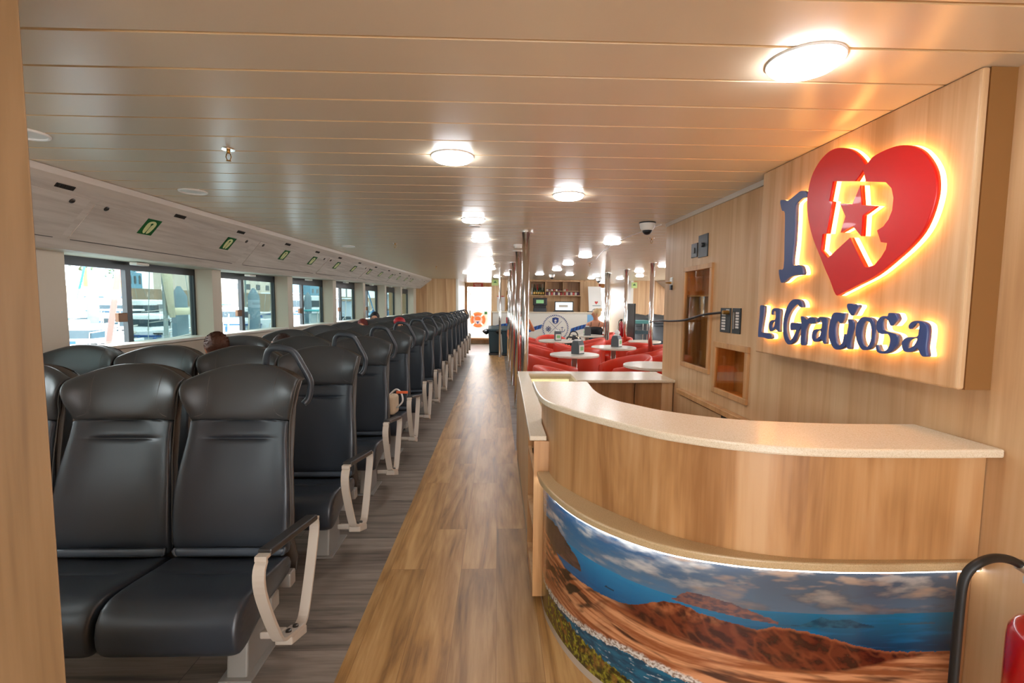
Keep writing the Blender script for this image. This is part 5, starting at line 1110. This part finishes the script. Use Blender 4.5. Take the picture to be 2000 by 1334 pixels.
def sailboat(x, y, rz, L, mh, lab, furl='sailred', mastm='mast', lean_=0, hull='boatwhite'):
    W, H = L*.28, L*.09+.5; t = thing('sail_boat', lab, 'boat', (x, y, WZ), 'moored boats'); b, mt = hullmesh(L, W, H, x, y, rz); obj('hull', b, hull, t)
    obj('coachroof', tbox(NB(), mt, -L*.12, L*.2, -W*.26, W*.26, H, H+.45), 'boatwhite', t, bevel=.1)
    obj('mast', tube(NB(), [mt @ Vector((L*.08, 0, H)), mt @ Vector((L*.08, 0, H+mh))], .075, 10), mastm, t, smooth=True)
    obj('boom_cover', tube(NB(), [mt @ Vector(p) for p in ((L*.06, 0, H+1.5), (-L*.15, 0, H+1.5), (-L*.36, 0, H+1.45))], [.15, .14, .06], 10), 'sailcream' if furl != 'boatblue' else 'boatblue', t, smooth=True)
    obj('furled_sail', tube(NB(), [mt @ Vector(p) for p in ((L*.46, 0, H+.3), (L*.28, 0, H+mh*.5), (L*.09, 0, H+mh*.98))], [.075, .10, .04], 8), furl, t, smooth=True)
    if furl == 'sailred': obj('hanging_sail', tube(NB(), [mt @ Vector(q) for q in ((L*.09, .2, H+4.2), (L*.11, .25, H+2.9), (L*.07, .2, H+1.3))], [.06, .17, .09], 10), 'sailcream', t, smooth=True)
    b = NB()
    for sx in (-1, 1): tube(b, [mt @ Vector((L*.04, sx*W*.45, H)), mt @ Vector((L*.08, 0, H+mh*.95))], .012, 5)
    tube(b, [mt @ Vector((-L*.48, 0, H)), mt @ Vector((L*.08, 0, H+mh))], .012, 5); obj('rigging', b, 'mast', t)
sailboat(-12, 18.25, radians(-90), 7, 11, 'sailing boat with a red furled foresail and grey mast outside the nearest window', 'sailred')
sailboat(-24, 47, radians(-80), 9, 12, 'sailing boat farther out, seen between the red foresail and the window bar', 'sailcream')
sailboat(-31, 41, radians(-60), 8, 10, 'small far sailing boat left of the red foresail', 'sailcream')
sailboat(-38, 49, radians(-100), 9, 12, 'far sailing boat near the harbour wall left of the window bar', 'boatblue')
sailboat(-30, 66, radians(-70), 9, 12, 'far sailing boat near the harbour wall right of the window bar', 'sailcream')
sailboat(-22, 68, radians(30), 10, 13, 'far sailing boat seen through the second window', 'boatblue')
motorboat(-18, 21.0, radians(10), 5, 'white motor boat with a blue canopy left in the nearest window', cover='boatblue')
motorboat(-24, 31.6, radians(-10), 5.5, 'white motor boat behind the red foresail with a navy canopy', cover='boatnavy')
motorboat(-27, 36, radians(5), 9, 'large white motor boat behind the grey mast')
motorboat(-20, 27.8, radians(-12), 6, 'white cabin cruiser in the tinted half of the nearest window', cover='boatwhite')
motorboat(-14.5, 16.9, radians(70), 4.2, 'small open white dinghy with a blue cover in front of the red foresail', cover='boatblue', cabin=False)
motorboat(-22, 25.2, radians(30), 5, 'small white motor boat with a navy canopy left of the red foresail', cover='boatnavy')
motorboat(-28, 32.2, radians(-25), 5.5, 'distant small white motor boat near the leafy tree', cover='boatblue')
motorboat(-15, 21.6, radians(60), 4.5, 'open white dinghy with a teal cover under the grey mast', cover='teal', cabin=False)
motorboat(-20.5, 38.5, radians(8), 7, 'white motor boat with a teal cover in the second window', cover='teal')
motorboat(-9.5, 12.6, radians(80), 6, 'low timber boat with a blue cover close below the nearest window', hull='timber', cover='boatblue', cabin=False)
motorboat(-12, 25.6, radians(80), 6, 'orange-brown hulled boat low in the second window', hull='timber', cover='boatblue', cabin=False)
motorboat(-19, 50, radians(10), 11, 'white cruiser in the third window', cover='boatwhite')
motorboat(-11.5, 32.5, radians(84), 6, 'teal hulled boat low in the third window', hull='teal', cover='teal')
motorboat(-12, 40, radians(86), 9, 'blue hulled ship in the fourth window', hull='boatblue', cover='boatwhite')
motorboat(-11.5, 55, radians(88), 12, 'second blue hulled ship in the farthest windows', hull='boatblue', cover='boatwhite')
motorboat(-32, 44, radians(15), 9, 'far white motor boat by the harbour wall, right one', cover='boatnavy')
motorboat(-34, 38, radians(-10), 9, 'far white motor boat by the harbour wall, left one', cover='boatblue')
for i, (x, y, h) in enumerate([(-25, 30.4, 3.9), (-12.6, 19.4, 3.6), (-12.6, 25.2, 3.7), (-13, 29.0, 3.7), (-16, 41, 3.8)]):
    t = thing('mooring_post', 'tall grey-blue mooring post, %s from the left outside the windows' % ordw(i+1), 'post', (x, y, WZ-1), 'mooring posts'); obj('post', lathe(NB(), [(.28, WZ-1), (.28, WZ+h-.4), (.06, WZ+h)], (x, y, 0), 14), 'pile', t, smooth=True)
